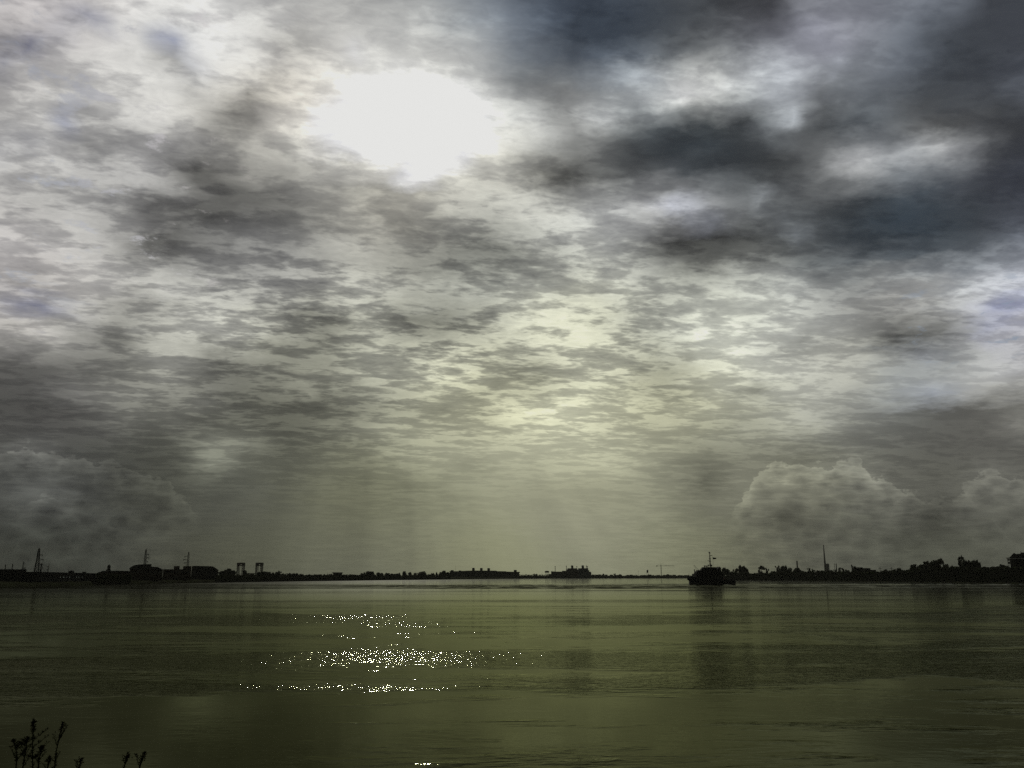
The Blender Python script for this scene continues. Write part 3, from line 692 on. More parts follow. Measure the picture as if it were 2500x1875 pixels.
def church():
    D = 620; X0 = px_x(264, D)
    t = thing('church', 'church hall with a domed cupola on its roof, left of the curved-roof hall', 'church', (X0, D, 0)); square_on(t)
    w = lambda p: px_x(p, D) - X0
    MB().box(w(243), w(318), 0, 20, .5, px_z(1397, D)).build('wall', M['brick'], t)
    MB().prism([(w(p), px_z(q, D)) for p, q in [(242, 1396.99), (319, 1396.99), (316, 1394), (298, 1393.4), (276, 1393.4), (250, 1394)]], -.5, 20.5).build('roof', M['roof'], t)
    MB().box(w(257), w(269.5), 4, 9, px_z(1393.4, D) + .003, px_z(1390.5, D)).build('base', M['white'], t)
    zc = [px_z(q, D) for q in (1390.5, 1385, 1384.2, 1382, 1380, 1378.8, 1378, 1376.8)]
    c = MB().lathe([(1.15, zc[0] + .003), (1.15, zc[1]), (1.3, zc[2])], 0, 6.5, 12).build('cupola', M['white'], t)
    MB().lathe([(1.25, zc[2] + .003), (1.15, zc[3]), (.85, zc[4]), (.4, zc[5]), (.12, zc[6]), (.03, zc[7])], 0, 6.5, 16).build('dome', M['roof'], c, True)
    windows(t, w(246), w(314), 3.4, 5.4, 0, 7, M['glass'])
church()
building('hall', 'hall with a curved roof rising to a flat top, below the middle pylon', 'hall', 655, 24, (316, 397, 1390.2),
   [(314.5, 1387.2), (320, 1383), (326, 1380), (336, 1378.2), (367.5, 1376.8), (367.8, 1383.2), (383, 1384.2), (396, 1390)], 'brick', 'tin', 7)
building('low_building', 'low flat-roofed building with a square block on top, between the two halls', 'building', 705, 20, (397.5, 466, 1390.6), [(397.2, 1389.8), (445, 1389.8), (445.1, 1388.6), (466, 1388.6)], 'brick', 'roof', 5,
   extras=[('penthouse', rect(423, 437, 1381.8, 1389.6), 3, 9, 'brick')])
building('hall', 'long flat-topped hall with a sloping right end, left of the round trees', 'hall', 765, 26, (466.5, 532, 1392.5), [(467, 1381.6), (495, 1381.8), (518, 1382.6), (530, 1389.5), (534, 1392.3)], 'tin', 'roof', 6,
   extras=[('stair_block', rect(446, 465.4, 1382.2, 1400), 2, 12, 'brick')])
building('shed', 'low flat shed roof standing just above the treeline of the far bank', 'shed', 1035, 12, (813, 835, 1400), [(811, 1397.2), (836.5, 1397.4)], 'conc', 'roof', 5)
building('small_building', 'small flat-roofed building at the right end of the treeline hump, far bank', 'building', 1115, 12, (896, 911.6, 1397.5), [(896, 1395), (912, 1395)], 'conc', 'roof', 2)
def warehouse_vents():
    D = 1695; X0 = px_x(1180, D)
    t = thing('warehouse', 'very long low warehouse carrying three square roof vents, left of the ships', 'warehouse', (X0, D, 0)); square_on(t)
    w = lambda p: px_x(p, D) - X0
    MB().prism([(w(p), px_z(q, D)) for p, q in [(1098, 1411), (1268, 1411), (1268, 1398.5), (1098, 1396)]], 0, 40).build('wall', M['conc'], t)
    MB().prism([(w(p), px_z(q, D)) for p, q in [(1097, 1395.98), (1269.5, 1398.48), (1269.5, 1396.2), (1236, 1395.4), (1235.9, 1394.6), (1213, 1394.4), (1212, 1393.2), (1160, 1392.8), (1140, 1393.2), (1120, 1394.6), (1097, 1394.4)]], -1, 41).build('roof', M['roof'], t)
    for i, c in enumerate((1155.5, 1175, 1193)):
        v = MB().box(w(c - 3.2), w(c + 3.2), 8, 14, px_z(1393.1, D), px_z(1389, D)).build('vent', M['tin'], t)
        MB().box(w(c - 3.8), w(c + 3.8), 7, 15, px_z(1388.98, D), px_z(1388.1, D)).build('louvre', M['rust'], v)
        MB().box(w(c - 2.7), w(c + 2.7), 8, 14, px_z(1388.08, D), px_z(1386.2 + .3 * i, D)).build('cap', M['roof'], v)
    for a, b_, q in ((1100, 1107, 1392), (1119.5, 1126, 1392.8), (1255, 1262, 1391.4)):
        MB().box(w(a), w(b_), 5, 12, px_z(1397.5, D), px_z(q, D)).build('stair_tower', M['conc'], t)
    windows(t, w(1102), w(1264), 4.2, 6.2, 0, 20, M['glass'], w=.6)
    for i in range(6):
        c = w(1112 + i * 28); MB().box(c - 2.2, c + 2.2, -.2, -.004, 2.4, 3.9).build('loading_door', M['steel'], t)
warehouse_vents()
building('block', 'stepped flat-roofed block among the trees of the right bank', 'building', 900, 14, (2095, 2139.5, 1393), [(2095, 1385.4), (2107, 1385), (2109, 1387), (2126.5, 1387), (2126.6, 1391.2), (2139.8, 1391.3)], 'conc', 'roof', 6)
building('pale_shed', 'pale grey shed half hidden behind the thin-topped tree', 'shed', 1260, 10, (1851.5, 1862, 1398), [(1851, 1394.8), (1862.5, 1394.8)], 'white', 'tin', 2)
def eaves_house():
    D = 700; X0 = px_x(2486, D)
    t = thing('house', 'tall house with flared eaves and an open gallery at the right edge', 'house', (X0, D, 0)); square_on(t)
    w = lambda p: px_x(p, D) - X0; z = lambda q: px_z(q, D)
    MB().box(w(2470), w(2522), 2, 16, 1.8, z(1363.4)).build('wall', M['white'], t)
    MB().prism([(w(p), z(q)) for p, q in [(2461.5, 1362.4), (2530, 1362.4), (2530, 1361.2), (2520, 1356), (2506, 1349), (2500, 1349.4), (2497, 1352), (2487, 1352.6), (2483, 1349.8), (2481, 1350.6), (2471, 1360), (2469, 1361.2), (2461.5, 1361.4)]], -.6, 18).build('roof', M['roof'], t)
    g = MB()
    for q in (1375.5, 1364.6): g.box(w(2463.8), w(2470) - .003, 0, 3.5, z(q) - .3, z(q))
    g.build('gallery_floor', M['wood'], t)
    for p in (2464.3, 2467.4):
        for y in (.2, 3.0): MB().box(w(p) - .14, w(p) + .14, y, y + .28, 1.8, z(1362.5)).build('post', M['white'], t)
    MB().box(w(2464), w(2469.8), .05, .15, z(1375.4), z(1371.6)).build('railing', M['white'], t)
    MB().box(w(2463.9), w(2469.9), .3, 2.8, z(1368.6), z(1364.95)).build('screen', M['wood'], t)
    windows(t, w(2472), w(2518), z(1372), z(1367), 2, 5, M['glass'], w=.4)
    windows(t, w(2472), w(2518), z(1389), z(1383), 2, 5, M['glass'], w=.4)
    MB().box(w(2499), w(2500.6), 6, 7, z(1352), z(1346)).build('chimney', M['brick'], t)
eaves_house()

# ------------------------------------------------------------------ pylons and poles
def pylon(label, px, D, top, base_w, top_w, arms, side, arm_w, th=.16):
    X0 = px_x(px, D); t = thing('transmission_pylon', label, 'pylon', (X0, D, LAND_Z - .4), .35, 'lattice pylons on the left bank')
    H = px_z(top, D) - LAND_Z + .4; bw, tw = base_w * D / F_PX / 2, top_w * D / F_PX / 2
    def hw(z): return bw + (tw - bw) * (z / H) ** .85
    for sx in (-1, 1):
        for sy in (-1, 1):
            m = MB(); zs = [H * .97 * i / 6 for i in range(7)]
            for a, b_ in zip(zs, zs[1:]): m.tube((sx * hw(a), sy * hw(a), a), (sx * hw(b_), sy * hw(b_), b_), th)
            m.build('leg', M['steel'], t)
    br = MB(); zs = [0]; 
    while zs[-1] < H * .93: zs.append(min(H * .97, zs[-1] + max(hw(zs[-1]) * 1.6, H * .05)))
    for a, b_ in zip(zs, zs[1:]):
        c = [(-1, -1), (1, -1), (1, 1), (-1, 1)]
        for (p, q) in zip(c, c[1:] + c[:1]):
            br.tube((p[0] * hw(a), p[1] * hw(a), a), (q[0] * hw(b_), q[1] * hw(b_), b_), th * .6, n=4)
            br.tube((q[0] * hw(a), q[1] * hw(a), a), (p[0] * hw(b_), p[1] * hw(b_), b_), th * .6, n=4)
            br.tube((p[0] * hw(b_), p[1] * hw(b_), b_), (q[0] * hw(b_), q[1] * hw(b_), b_), th * .6, n=4)
    br.build('bracing', M['steel'], t)
    MB().tube((0, 0, H * .955), (side * .2, 0, H), th * 1.6, th).build('peak', M['steel'], t)
    for k, (q, w) in enumerate(zip(arms, arm_w)):
        z = px_z(q, D) - LAND_Z + .4; L = w * D / F_PX
        a = MB().tube((side * hw(z), 0, z + .5), (side * (hw(z) + L), 0, z), th * .7).tube((side * hw(z), 0, z - .5), (side * (hw(z) + L), 0, z), th * .7).build('crossarm', M['steel'], t)
        MB().lathe([(.10, z - 1.3), (.2, z - 1.2), (.12, z - .7), (.2, z - .4), (.1, z)], side * (hw(z) + L * .85), 0, 8).build('insulator', M['rust'], a)
pylon('tallest lattice pylon with three arms to the right, on the left bank', 88, 640, 1337.4, 13, 2.6, (1354.5, 1366, 1377.5), 1, (7, 10, 6), .2)
pylon('lattice pylon with short right arms rising behind the curved-roof hall', 351, 730, 1339.6, 8, 2.2, (1353, 1361.5, 1371), 1, (6, 7, 5), .19)
pylon('lattice pylon with arms to the left between the two hall roofs', 456.5, 820, 1346.6, 7.5, 2.0, (1358.3, 1366, 1374), -1, (8, 10, 7), .19)
pylon('slim small pylon just right of the tallest pylon', 98, 690, 1374.5, 3.5, 1.6, (1377, 1386), 1, (3, 3), .14)
pylon('faint distant pylon above the left warehouse roof', 53.5, 1250, 1370, 6, 1.5, (1374, 1379), 1, (3, 4), .13)
def pole(label, px, D, top, lean=0.0, arm=None, th=.16, name='utility_pole', group='utility poles'):
    X0 = px_x(px, D); H = px_z(top, D) - LAND_Z + .4
    t = thing(name, label, 'pole', (X0, D, LAND_Z - .4), 0, group); t.rotation_euler.y = lean
    MB().tube((0, 0, 0), (0, 0, H), th * 1.15, th * .8, 8).build('mast', M['wood'], t)
    if arm:
        for (q, a, b_) in arm:
            z = px_z(q, D) - LAND_Z + .4
            c = MB().box(a, b_, -.1, .1, z - .12, z + .12).build('crossarm', M['wood'], t)
            for xx in (a + .15, b_ - .15): MB().lathe([(.06, z + .122), (.1, z + .2), (.05, z + .4)], xx, 0, 6).build('insulator', M['conc'], c)
pole('leftmost thin pole above the left warehouse roof', 10.5, 548, 1378, 0, None, .28)
pole('thin pole with a small bracket, second above the left warehouse roof', 27.5, 548, 1376.6, 0, [(1381.8, 0, .9)], .28)
pole('short stub pole at the right end of the left warehouse roof', 59, 548, 1384.6, 0, [(1387, -1.6, 0)], .3)
pole('leaning pole with left arms right of the tallest pylon', 114.5, 566, 1376, .05, [(1383.8, -1.1, 0), (1390.5, -1.0, 0)], .24)
pole('utility pole with a crossarm, left of the two beside the right bank trees', 2150, 800, 1384, 0, [(1388, -1.35, 1.35)], .26)
pole('utility pole with a crossarm, right of the two beside the right bank trees', 2178, 800, 1384, 0, [(1387.8, -1.35, 1.35)], .26)
pole('thin radio mast above the left end of the long warehouse', 1112, 1790, 1381, 0, None, .12, 'radio_mast', None)
pole('short thin mast left of the round water tower', 1323.4, 2080, 1396, 0, None, .2, 'radio_mast', None)
pole('short post in the distant treeline, left of the two', 1552.6, 2080, 1400.2, 0, None, .3, 'light_pole', 'posts in the distant treeline')
pole('taller post with a flat head in the distant treeline', 1558.3, 2080, 1393.4, 0, [(1394, -1.0, 1.0)], .22, 'light_pole', 'posts in the distant treeline')
pole('short post in the distant treeline left of the tugboat bow', 1682, 2080, 1400, 0, None, .45, 'light_pole', 'posts in the distant treeline')

# ------------------------------------------------------------------ lift bridge
def lift_bridge():
    D = 1500; X0 = px_x(607, D); t = thing('lift_bridge', 'vertical lift bridge with two square-headed towers behind the left treeline', 'bridge', (X0, D, 0))
    w = lambda p: px_x(p, D) - X0; z = lambda q: px_z(q, D)
    for a, b_ in ((576.4, 593.6), (622, 638.6)):
        tw = MB().box(w(a), w(b_), 0, 8, z(1376), z(1374)).build('tower', M['rust'], t)
        lg = MB()
        for p0, p1 in ((a + .4, a + 2.4), (b_ - 2.4, b_ - .4), (a + 4, a + 5), (b_ - 5, b_ - 4)):
            for y in (0, 7): lg.box(w(p0), w(p1), y, y + 1, 1.5, z(1381.4))
        for q in (1386, 1391, 1396):
            for p0, p1 in ((a + .4, a + 5), (b_ - 5, b_ - .4)): 
                lg.tube((w(p0), .5, z(q)), (w(p1), .5, z(q - 5)), .25, n=4).tube((w(p1), .5, z(q)), (w(p0), .5, z(q - 5)), .25, n=4)
        lg.build('leg', M['rust'], tw)
        MB().box(w(a), w(a + 5.5), -.1, 8.1, z(1381.4) + .01, z(1376) - .01).box(w(b_ - 5.5), w(b_), -.1, 8.1, z(1381.4) + .01, z(1376) - .01).box(w(a + 5.5), w(b_ - 5.5), 0, 8, z(1381.4) + .01, z(1379.2)).box(w(a + 5.5), w(b_ - 5.5), 0, 8, z(1377.5), z(1376) - .01).build('sheave_house', M['rust'], tw)
        MB().box(w(a + .6), w(b_ - .6), 2, 6, z(1374) + .01, z(1373.5)).build('catwalk', M['steel'], tw)
    dk = MB().box(w(560), w(655), 0, 7.5, z(1402), z(1401.2)).build('deck', M['conc'], t)
    tr = MB()
    for y in (.1, 7.2):
        tr.box(w(594), w(621.6), y - .2, y + .2, z(1399.6), z(1399.0))
        for i in range(8):
            a, b_ = w(594 + i * 3.45), w(594 + (i + 1) * 3.45)
            tr.tube((a, y, z(1401.2)), ((a + b_) / 2, y, z(1399.3)), .3, n=4).tube(((a + b_) / 2, y, z(1399.3)), (b_, y, z(1401.2)), .3, n=4)
    tr.build('truss', M['rust'], t)
lift_bridge()

# ------------------------------------------------------------------ tanks, stacks, cranes
def water_tower():
    D = 2090; X0 = px_x(1335.5, D); t = thing('water_tower', 'wide round water tower on many thin legs, left of the ships', 'water tower', (X0, D, LAND_Z - .5))
    z = lambda q: px_z(q, D) - LAND_Z + .5
    MB().lathe([(4.6, z(1398)), (5.4, z(1397)), (5.6, z(1395.6)), (4.4, z(1394.3)), (2.0, z(1393.7)), (.3, z(1393.5))], 0, 0, 20).build('tank', M['white'], t, True)
    for i in range(6):
        a = 2 * pi * (i + .5) / 6; MB().tube((3.9 * cos(a), 3.9 * sin(a), 0), (4.2 * cos(a), 4.2 * sin(a), z(1397.6)), .3).build('leg', M['steel'], t)
    MB().tube((0, 0, 0), (0, 0, z(1398) + .1), .6).build('riser', M['steel'], t)
water_tower()
def pill_tank():
    D = 2090; X0 = px_x(1581, D); t = thing('elevated_tank', 'upright pill-shaped tank on thin legs, left of the tower crane', 'water tower', (X0, D, LAND_Z - .5))
    z = lambda q: px_z(q, D) - LAND_Z + .5
    MB().lathe([(.5, z(1398.6)), (1.7, z(1398)), (2.1, z(1396.8)), (2.1, z(1392.6)), (1.6, z(1391.4)), (.4, z(1390.8))], 0, 0, 16).build('tank', M['black'], t, True)
    for sx in (-1, 1):
        for sy in (-1, 1): MB().tube((sx * 1.8, sy * 1.8, 0), (sx * 1.6, sy * 1.6, z(1397.4)), .16).build('leg', M['steel'], t)
pill_tank()
def stack(name, label, cat, px, D, top, r0, r1, mat, group=None, bands=3):
    X0 = px_x(px, D); H = px_z(top, D) - LAND_Z + .5; t = thing(name, label, cat, (X0, D, LAND_Z - .5), 0, group)
    MB().lathe([(r0, 0), (r0 + (r1 - r0) * .5, H * .5), (r1, H)], 0, 0, 20).build('shaft', M[mat], t, True)
    MB().lathe([(r1 * 1.12, H * .985), (r1 * 1.15, H * 1.0), (r1 * .8, H * 1.004)], 0, 0, 20).build('rim', M['steel'], t)
    for k in range(bands):
        z = H * (k + 1) / (bands + 1); r = r0 + (r1 - r0) * (k + 1) / (bands + 1)
        MB().torus((0, 0, 0), r, .15).build('walkway', M['steel'], t).rotation_euler.x = pi / 2
        t.children[-1].location.z = z
stack('smokestack', 'very tall thin tapering smokestack rising behind the right bank', 'smokestack', 2016.2, 2500, 1330.5, 3.4, 1.1, 'chim')
stack('chimney', 'short pale chimney rising behind the ragged trees', 'chimney', 1948, 2600, 1369.5, 2.7, 2.0, 'chim')
for p, q in ((2019.6, 1376.6), (2022.3, 1375.8), (2025.0, 1376.4)):
    stack('process_column', {2019.6: 'left', 2022.3: 'middle', 2025.0: 'right'}[p] + ' one of three thick columns beside the tall smokestack', 'column', p, 1800, q, 1.05, 1.0, 'steel', 'columns beside the smokestack', 1)
stack('process_column', 'thin left one of a pair of columns right of the smokestack', 'column', 2039.2, 1800, 1374.8, .42, .4, 'steel', 'pair of columns', 0)
stack('process_column', 'thicker right one of a pair of columns right of the smokestack', 'column', 2043.6, 1800, 1376.2, .95, .85, 'steel', 'pair of columns', 1)
stack('chimney', 'short thick stack on the distant bank just left of the tugboat', 'chimney', 1696.2, 2080, 1390, 1.15, 1.05, 'steel', None, 0)
def tower_crane():
    D = 2150; X0 = px_x(1614.6, D); t = thing('tower_crane', 'tower crane with its long jib pointing right above the distant treeline', 'crane', (X0, D, LAND_Z - .5))
    z = lambda q: px_z(q, D) - LAND_Z + .5; S = D / F_PX
    m = MB(); r = .75
    for sx in (-r, r):
        for sy in (-r, r): m.tube((sx, sy, 0), (sx, sy, z(1381.6)), .22, n=4)
    zz = 0
    while zz < z(1382.5):
        m.tube((-r, -r, zz), (r, -r, zz + 1.6), .12, n=4).tube((r, -r, zz), (-r, -r, zz + 1.6), .12, n=4); zz += 1.6
    m.build('mast', M['steel'], t)
    MB().box(-1.0, 1.0, -1, 1, z(1381.6), z(1380.4)).build('cab', M['steel'], t)
    zj = z(1381.6)
    j = MB().tube((0, -.5, zj), (31.5 * S, -.5, zj), .16, n=4).tube((0, .5, zj), (31.5 * S, .5, zj), .16, n=4).tube((0, 0, zj + 1.2), (30.5 * S, 0, zj + 1.2), .14, n=4)
    for i in range(20): j.tube((i * 1.55 * S, -.5, zj), ((i + .5) * 1.55 * S, 0, zj + 1.2), .10, n=4).tube(((i + .5) * 1.55 * S, 0, zj + 1.2), ((i + 1) * 1.55 * S, -.5, zj), .10, n=4)
    j.build('jib', M['steel'], t)
    c = MB().box(-11.5 * S, 0, -.6, .6, zj - .1, zj + .45).build('counter_jib', M['steel'], t)
    MB().box(-11.5 * S, -8.5 * S, -1, 1, zj - 1.2, zj + .8).build('counterweight', M['conc'], c)
    MB().tube((0, 0, zj), (0, 0, z(1376.2)), .6, .15).build('peak', M['steel'], t)
    MB().tube((0, 0, z(1376.4)), (20 * S, 0, zj + 1.2), .08, n=4).tube((0, 0, z(1376.4)), (-10 * S, 0, zj + .4), .08, n=4).build('tie_bar', M['steel'], t)
tower_crane()
def derrick():
    D = 2050; X0 = px_x(1704, D); t = thing('dock_crane', 'dock crane with a boom slanting up to the left behind the tugboat', 'crane', (X0, D, LAND_Z - .5))
    w = lambda p: px_x(p, D) - X0; z = lambda q: px_z(q, D) - LAND_Z + .5
    for sx in (-3, 3):
        for sy in (-3, 3): MB().tube((sx, sy, 0), (sx * .6, sy * .6, z(1396)), .4).build('leg', M['steel'], t)
    MB().box(-3, 4, -2, 2, z(1396), z(1391.8)).build('machinery_house', M['steel'], t)
    MB().tube((w(1707), -.6, z(1392.5)), (w(1694.8), 0, z(1379.4)), .55, .3, 4).tube((w(1707), .8, z(1392.5)), (w(1694.8), 0, z(1379.4)), .4, .25, 4).build('boom', M['steel'], t)
    MB().tube((w(1701.2), 0, z(1392)), (w(1694.8), 0, z(1379.4)), .32, .2, 4).build('stay', M['steel'], t)
    b = thing('dock_building', 'low dark block on the distant bank beside the tugboat bow', 'building', (px_x(1693, D), D - 10, 0))
    MB().box(-4, 4, 0, 8, .5, px_z(1401.4, D)).build('wall', M['conc'], b); MB().box(-4.3, 4.3, -.3, 8.3, px_z(1401.4, D) + .01, px_z(1400.8, D)).build('roof', M['roof'], b)
derrick()

# ------------------------------------------------------------------ vessels
def hull(st, flare=.72, zb=-.8):
    """stations (x, half breadth, deck height)"""
    mb = MB(); n = len(st)
    for (x, hb, zd) in st:
        mb.v += [(x, -hb * flare * .6, zb), (x, -hb * flare, .4), (x, -hb, zd), (x, hb, zd), (x, hb * flare, .4), (x, hb * flare * .6, zb)]
    for i in range(n - 1):
        for j in range(6): mb.f.append((i * 6 + j, i * 6 + (j + 1) % 6, (i + 1) * 6 + (j + 1) % 6, (i + 1) * 6 + j))
    mb.f += [tuple(range(5, -1, -1)), tuple((n - 1) * 6 + j for j in range(6))]
    return mb
def cargo_ship(label, D, px0, px1, zdeck, hullm, housem, house, funnel, masts, rake):
    X0 = px_x((px0 + px1) / 2, D); t = thing('cargo_ship', label, 'ship', (X0, D, 0), 0, 'cargo ships moored at the distant bank')
    w = lambda p: px_x(p, D) - X0; z = lambda q: px_z(q, D)
    L = px1 - px0; hb = 11
    st = [(w(px0), .8, z(zdeck[0]))] + [(w(px0 + L * f), hb * g, z(zdeck[0] + (zdeck[1] - zdeck[0]) * min(1, f * 3))) for f, g in ((.05, .35), (.14, .75), (.28, 1), (.5, 1), (.8, 1), (.95, .9))] + [(w(px1), hb * .7, z(zdeck[2]))]
    hl = hull(st, .8, -2).build('hull', M[hullm], t)
    MB().box(w(px0 + L * .1), w(px1) - 1, -hb * .93, -hb * .9, z(zdeck[1]) - .2, z(zdeck[1]) + .9).build('railing', M['steel'], t)
    for (a, b_, q0, q1) in house:
        h = MB().box(w(a), w(b_), -9, 9, z(q0) + .003, z(q1)).build('deckhouse', M[housem], t)
        nn = max(3, int((w(b_) - w(a)) / 3))
        f = MB()
        for i in range(nn):
            c = w(a) + (w(b_) - w(a)) * (i + .5) / nn; f.box(c - .45, c + .45, -9.1, -9.004, z(q1) - 1.8, z(q1) - .9)
        f.build('window', M['glass'], h)
    a, b_, q0, q1 = funnel
    fn = MB().prism([(w(a), z(q0) + .01), (w(b_), z(q0) + .01), (w(b_) - .3, z(q1) - .5), (w(a) + .6, z(q1))], -3, 3).build('funnel', M['black'], t)
    MB().box(w(a) - .8, w(b_) - 1.2, -3.3, 3.3, z(q1) - 2.2, z(q1) - 1.2).build('funnel_band', M['steel'], fn)
    for p, q0, q1 in masts:
        m = MB().tube((w(p), 0, z(q0)), (w(p), 0, z(q1)), .65, .5, 8).build('mast', M['steel'], t)
        MB().box(w(p) - 1.1, w(p) + 1.1, -1.6, 1.6, z(q1) - 1.4, z(q1) - .7).build('platform', M['steel'], m)
    for (p, s) in ((px0 + L * .06, 1),): MB().box(w(p) - .1, w(p) + .1, -.1, .1, z(zdeck[0]), z(zdeck[0]) + 3).build('jackstaff', M['steel'], t)
    return t
cargo_ship('black-hulled cargo ship, left of the two moored ships', 1870, 1345.5, 1412, (1394.6, 1396.6, 1396), 'black', 'black',
   [(1372.5, 1385, 1396.5, 1393.6), (1383, 1411, 1396.6, 1390.2), (1386, 1408, 1390.2, 1387.4)], (1394.6, 1400, 1387.4, 1380.2), [(1355.6, 1396, 1382), (1383, 1393.4, 1381)], 0)
cargo_ship('grey-blue cargo ship with high superstructure, right of the two moored ships', 1900, 1404, 1443, (1396, 1397, 1398), 'hull_grey', 'hull_grey',
   [(1410, 1438, 1397, 1392), (1412, 1435.5, 1392, 1387.4)], (1420.4, 1426, 1387.4, 1380), [(1408.6, 1396, 1382), (1432, 1387.4, 1380.6), (1434.6, 1387.4, 1382)], 0)

def tugboat():
    D = 585; X0 = px_x(1736, D); t = thing('tugboat', 'dark tugboat heading left on the river with a tall mast', 'tugboat', (X0, D, 0))
    w = lambda p: px_x(p, D) - X0; z = lambda q: px_z(q, D)
    st = [(w(1681.5), .9, z(1410.2)), (w(1683.5), 2.4, z(1410.0)), (w(1688), 3.8, z(1410.4)), (w(1696), 4.7, z(1411.4)), (w(1712), 5.1, z(1413.6)), (w(1730), 5.2, z(1415.6)), (w(1760), 5.2, z(1417.4)), (w(1780), 4.9, z(1418.2)), (w(1789), 4.2, z(1418.2)), (w(1792.5), 3.2, z(1419.4))]
    h = hull(st, .86).build('hull', M['black'], t)
    bw = MB()
    for (a, b_) in zip(st, st[1:]):
        for s in (-1, 1):
            k = len(bw.v); q = .1
            bw.v += [(a[0], s * a[1], a[2]), (b_[0], s * b_[1], b_[2]), (b_[0], s * b_[1], b_[2] + .75), (a[0], s * a[1], a[2] + .75), (a[0], s * (a[1] - q), a[2]), (b_[0], s * (b_[1] - q), b_[2]), (b_[0], s * (b_[1] - q), b_[2] + .75), (a[0], s * (a[1] - q), a[2] + .75)]
            bw.f += [(k, k + 1, k + 2, k + 3), (k + 7, k + 6, k + 5, k + 4), (k + 3, k + 2, k + 6, k + 7), (k, k + 3, k + 7, k + 4)]
    bw.build('bulwark', M['black'], h)
    f = MB()
    for i in range(5):
        f.torus((w(1681) + .05 * i, -1.6 + .8 * i, z(1413.8 + .0 * i)), .62, .28, n=12)
    f.box(w(1680.2), w(1684), -2.0, 2.0, z(1417), z(1409.4)).build('bow_fender', M['rubber'], t)
    for i in range(9):
        p = 1700 + i * 9.6; s = MB().torus((w(p), -5.45, z(1419.6)), .5, .2, n=14).build('tyre_fender', M['rubber'], t)
    # deckhouse tiers
    d1 = MB().prism([(w(1697), z(1412.4)), (w(1763), z(1417.2)), (w(1763), z(1399.2)), (w(1696.8), z(1399.2))], -3.9, 3.9).build('deckhouse', M['white'], t)
    windows(d1, w(1700), w(1760), z(1405.5), z(1402.5), -3.9, 9, M['glass'], 'porthole', .3)
    MB().box(w(1716), w(1719), -3.99, -3.905, z(1412), z(1404)).build('door', M['steel'], d1)
    d2 = MB().prism([(w(1698), z(1399.18)), (w(1756), z(1399.18)), (w(1756), z(1392.6)), (w(1703.5), z(1392.6)), (w(1698), z(1397.5))], -3.3, 3.3).build('upper_deckhouse', M['white'], t)
    windows(d2, w(1706), w(1752), z(1397.5), z(1394.5), -3.3, 7, M['glass'], 'window', .4)
    wh = MB().prism([(w(1710), z(1392.58)), (w(1748), z(1392.58)), (w(1747), z(1386)), (w(1716.5), z(1386)), (w(1713), z(1389))], -2.7, 2.7).build('wheelhouse', M['white'], t)
    windows(wh, w(1717), w(1746), z(1390.6), z(1386.8), -2.7, 7, M['glass'], 'window', .8)
    MB().prism([(w(1714.5), z(1385.98)), (w(1750), z(1385.98)), (w(1750), z(1384.9)), (w(1717.5), z(1384.7))], -3.1, 3.1).build('roof', M['steel'], wh)
    rl = MB()
    for (a, b_, q) in ((1683, 1697, 1410), (1698, 1710, 1397.4), (1756, 1763, 1399.2), (1763, 1788, 1417.6)):
        for s in (-3.6, 3.6):
            rl.tube((w(a), s, z(q) + 1), (w(b_), s, z(q) + 1), .05, n=4)
            for i in range(5): xx = w(a) + (w(b_) - w(a)) * i / 4; rl.tube((xx, s, z(q)), (xx, s, z(q) + 1), .05, n=4)
    rl.build('railing', M['steel'], t)
    for y in (-2.4, 2.4):
        fn = MB().prism([(w(1750.5), z(1392.58)), (w(1758.5), z(1399)), (w(1758.5), z(1385.4)), (w(1751.5), z(1385.0))], y - .8, y + .8).build('funnel', M['black'], t)
        MB().tube((w(1755), y, z(1385.6)), (w(1755.6), y, z(1383.6)), .35, .35, 8).build('exhaust_pipe', M['rust'], fn)
    wn = MB(); wn.tube((w(1770), -1.6, z(1414.6)), (w(1770), 1.6, z(1414.6)), 1.0, n=14).box(w(1768), w(1772.5), -2.0, -1.6, z(1418), z(1412)).box(w(1768), w(1772.5), 1.6, 2.0, z(1418), z(1412)).build('winch', M['rust'], t)
    MB().tube((w(1779), -1.2, z(1418)), (w(1779), -1.2, z(1414)), .22).tube((w(1779), 1.2, z(1418)), (w(1779), 1.2, z(1414)), .22).tube((w(1779), -1.7, z(1415)), (w(1779), 1.7, z(1415)), .2).build('towing_bitt', M['steel'], t)
    MB().tube((w(1690), 0, z(1411)), (w(1690), 0, z(1405.5)), .6, .6, 10).box(w(1688), w(1693), -1.6, 1.6, z(1411.4), z(1408.6)).build('anchor_windlass', M['steel'], t)
    # the mast and what it carries
    m = MB().tube((w(1735.2), 0, z(1384.8)), (w(1735.2), 0, z(1349.6)), .36, .22, 8).build('mast', M['black'], t)
    for q, a, b_ in ((1356.4, -.2, 1.6), (1363.8, -.6, .6), (1371, -.5, .5), (1380, -.6, .6), (1350.4, -.55, .55)):
        MB().box(w(1735.2) + a, w(1735.2) + b_, -.5, .5, z(q) - .16, z(q) + .16).build('crossbar', M['steel'], m)
    for q in (1360, 1366.4, 1368.2, 1375, 1377.4):
        MB().lathe([(.12, z(q) - .3), (.42, z(q) - .2), (.42, z(q) + .2), (.12, z(q) + .3)], w(1735.2), 0, 8).build('mast_lamp', M['glass'], m)
    MB().lathe([(.1, z(1350)), (.45, z(1349.6)), (.5, z(1348.4)), (.2, z(1347.4))], w(1734.4), 0, 10).build('radome', M['white'], m, True)
    MB().tube((w(1734.4), 0, z(1347.4)), (w(1734.2), 0, z(1346)), .05, n=4).build('antenna', M['steel'], m)
    MB().prism([(w(1729), z(1368.1)), (w(1732.2), z(1368.6)), (w(1733.4), z(1371)), (w(1731.6), z(1370))], -.25, .25).build('horn', M['steel'], m)
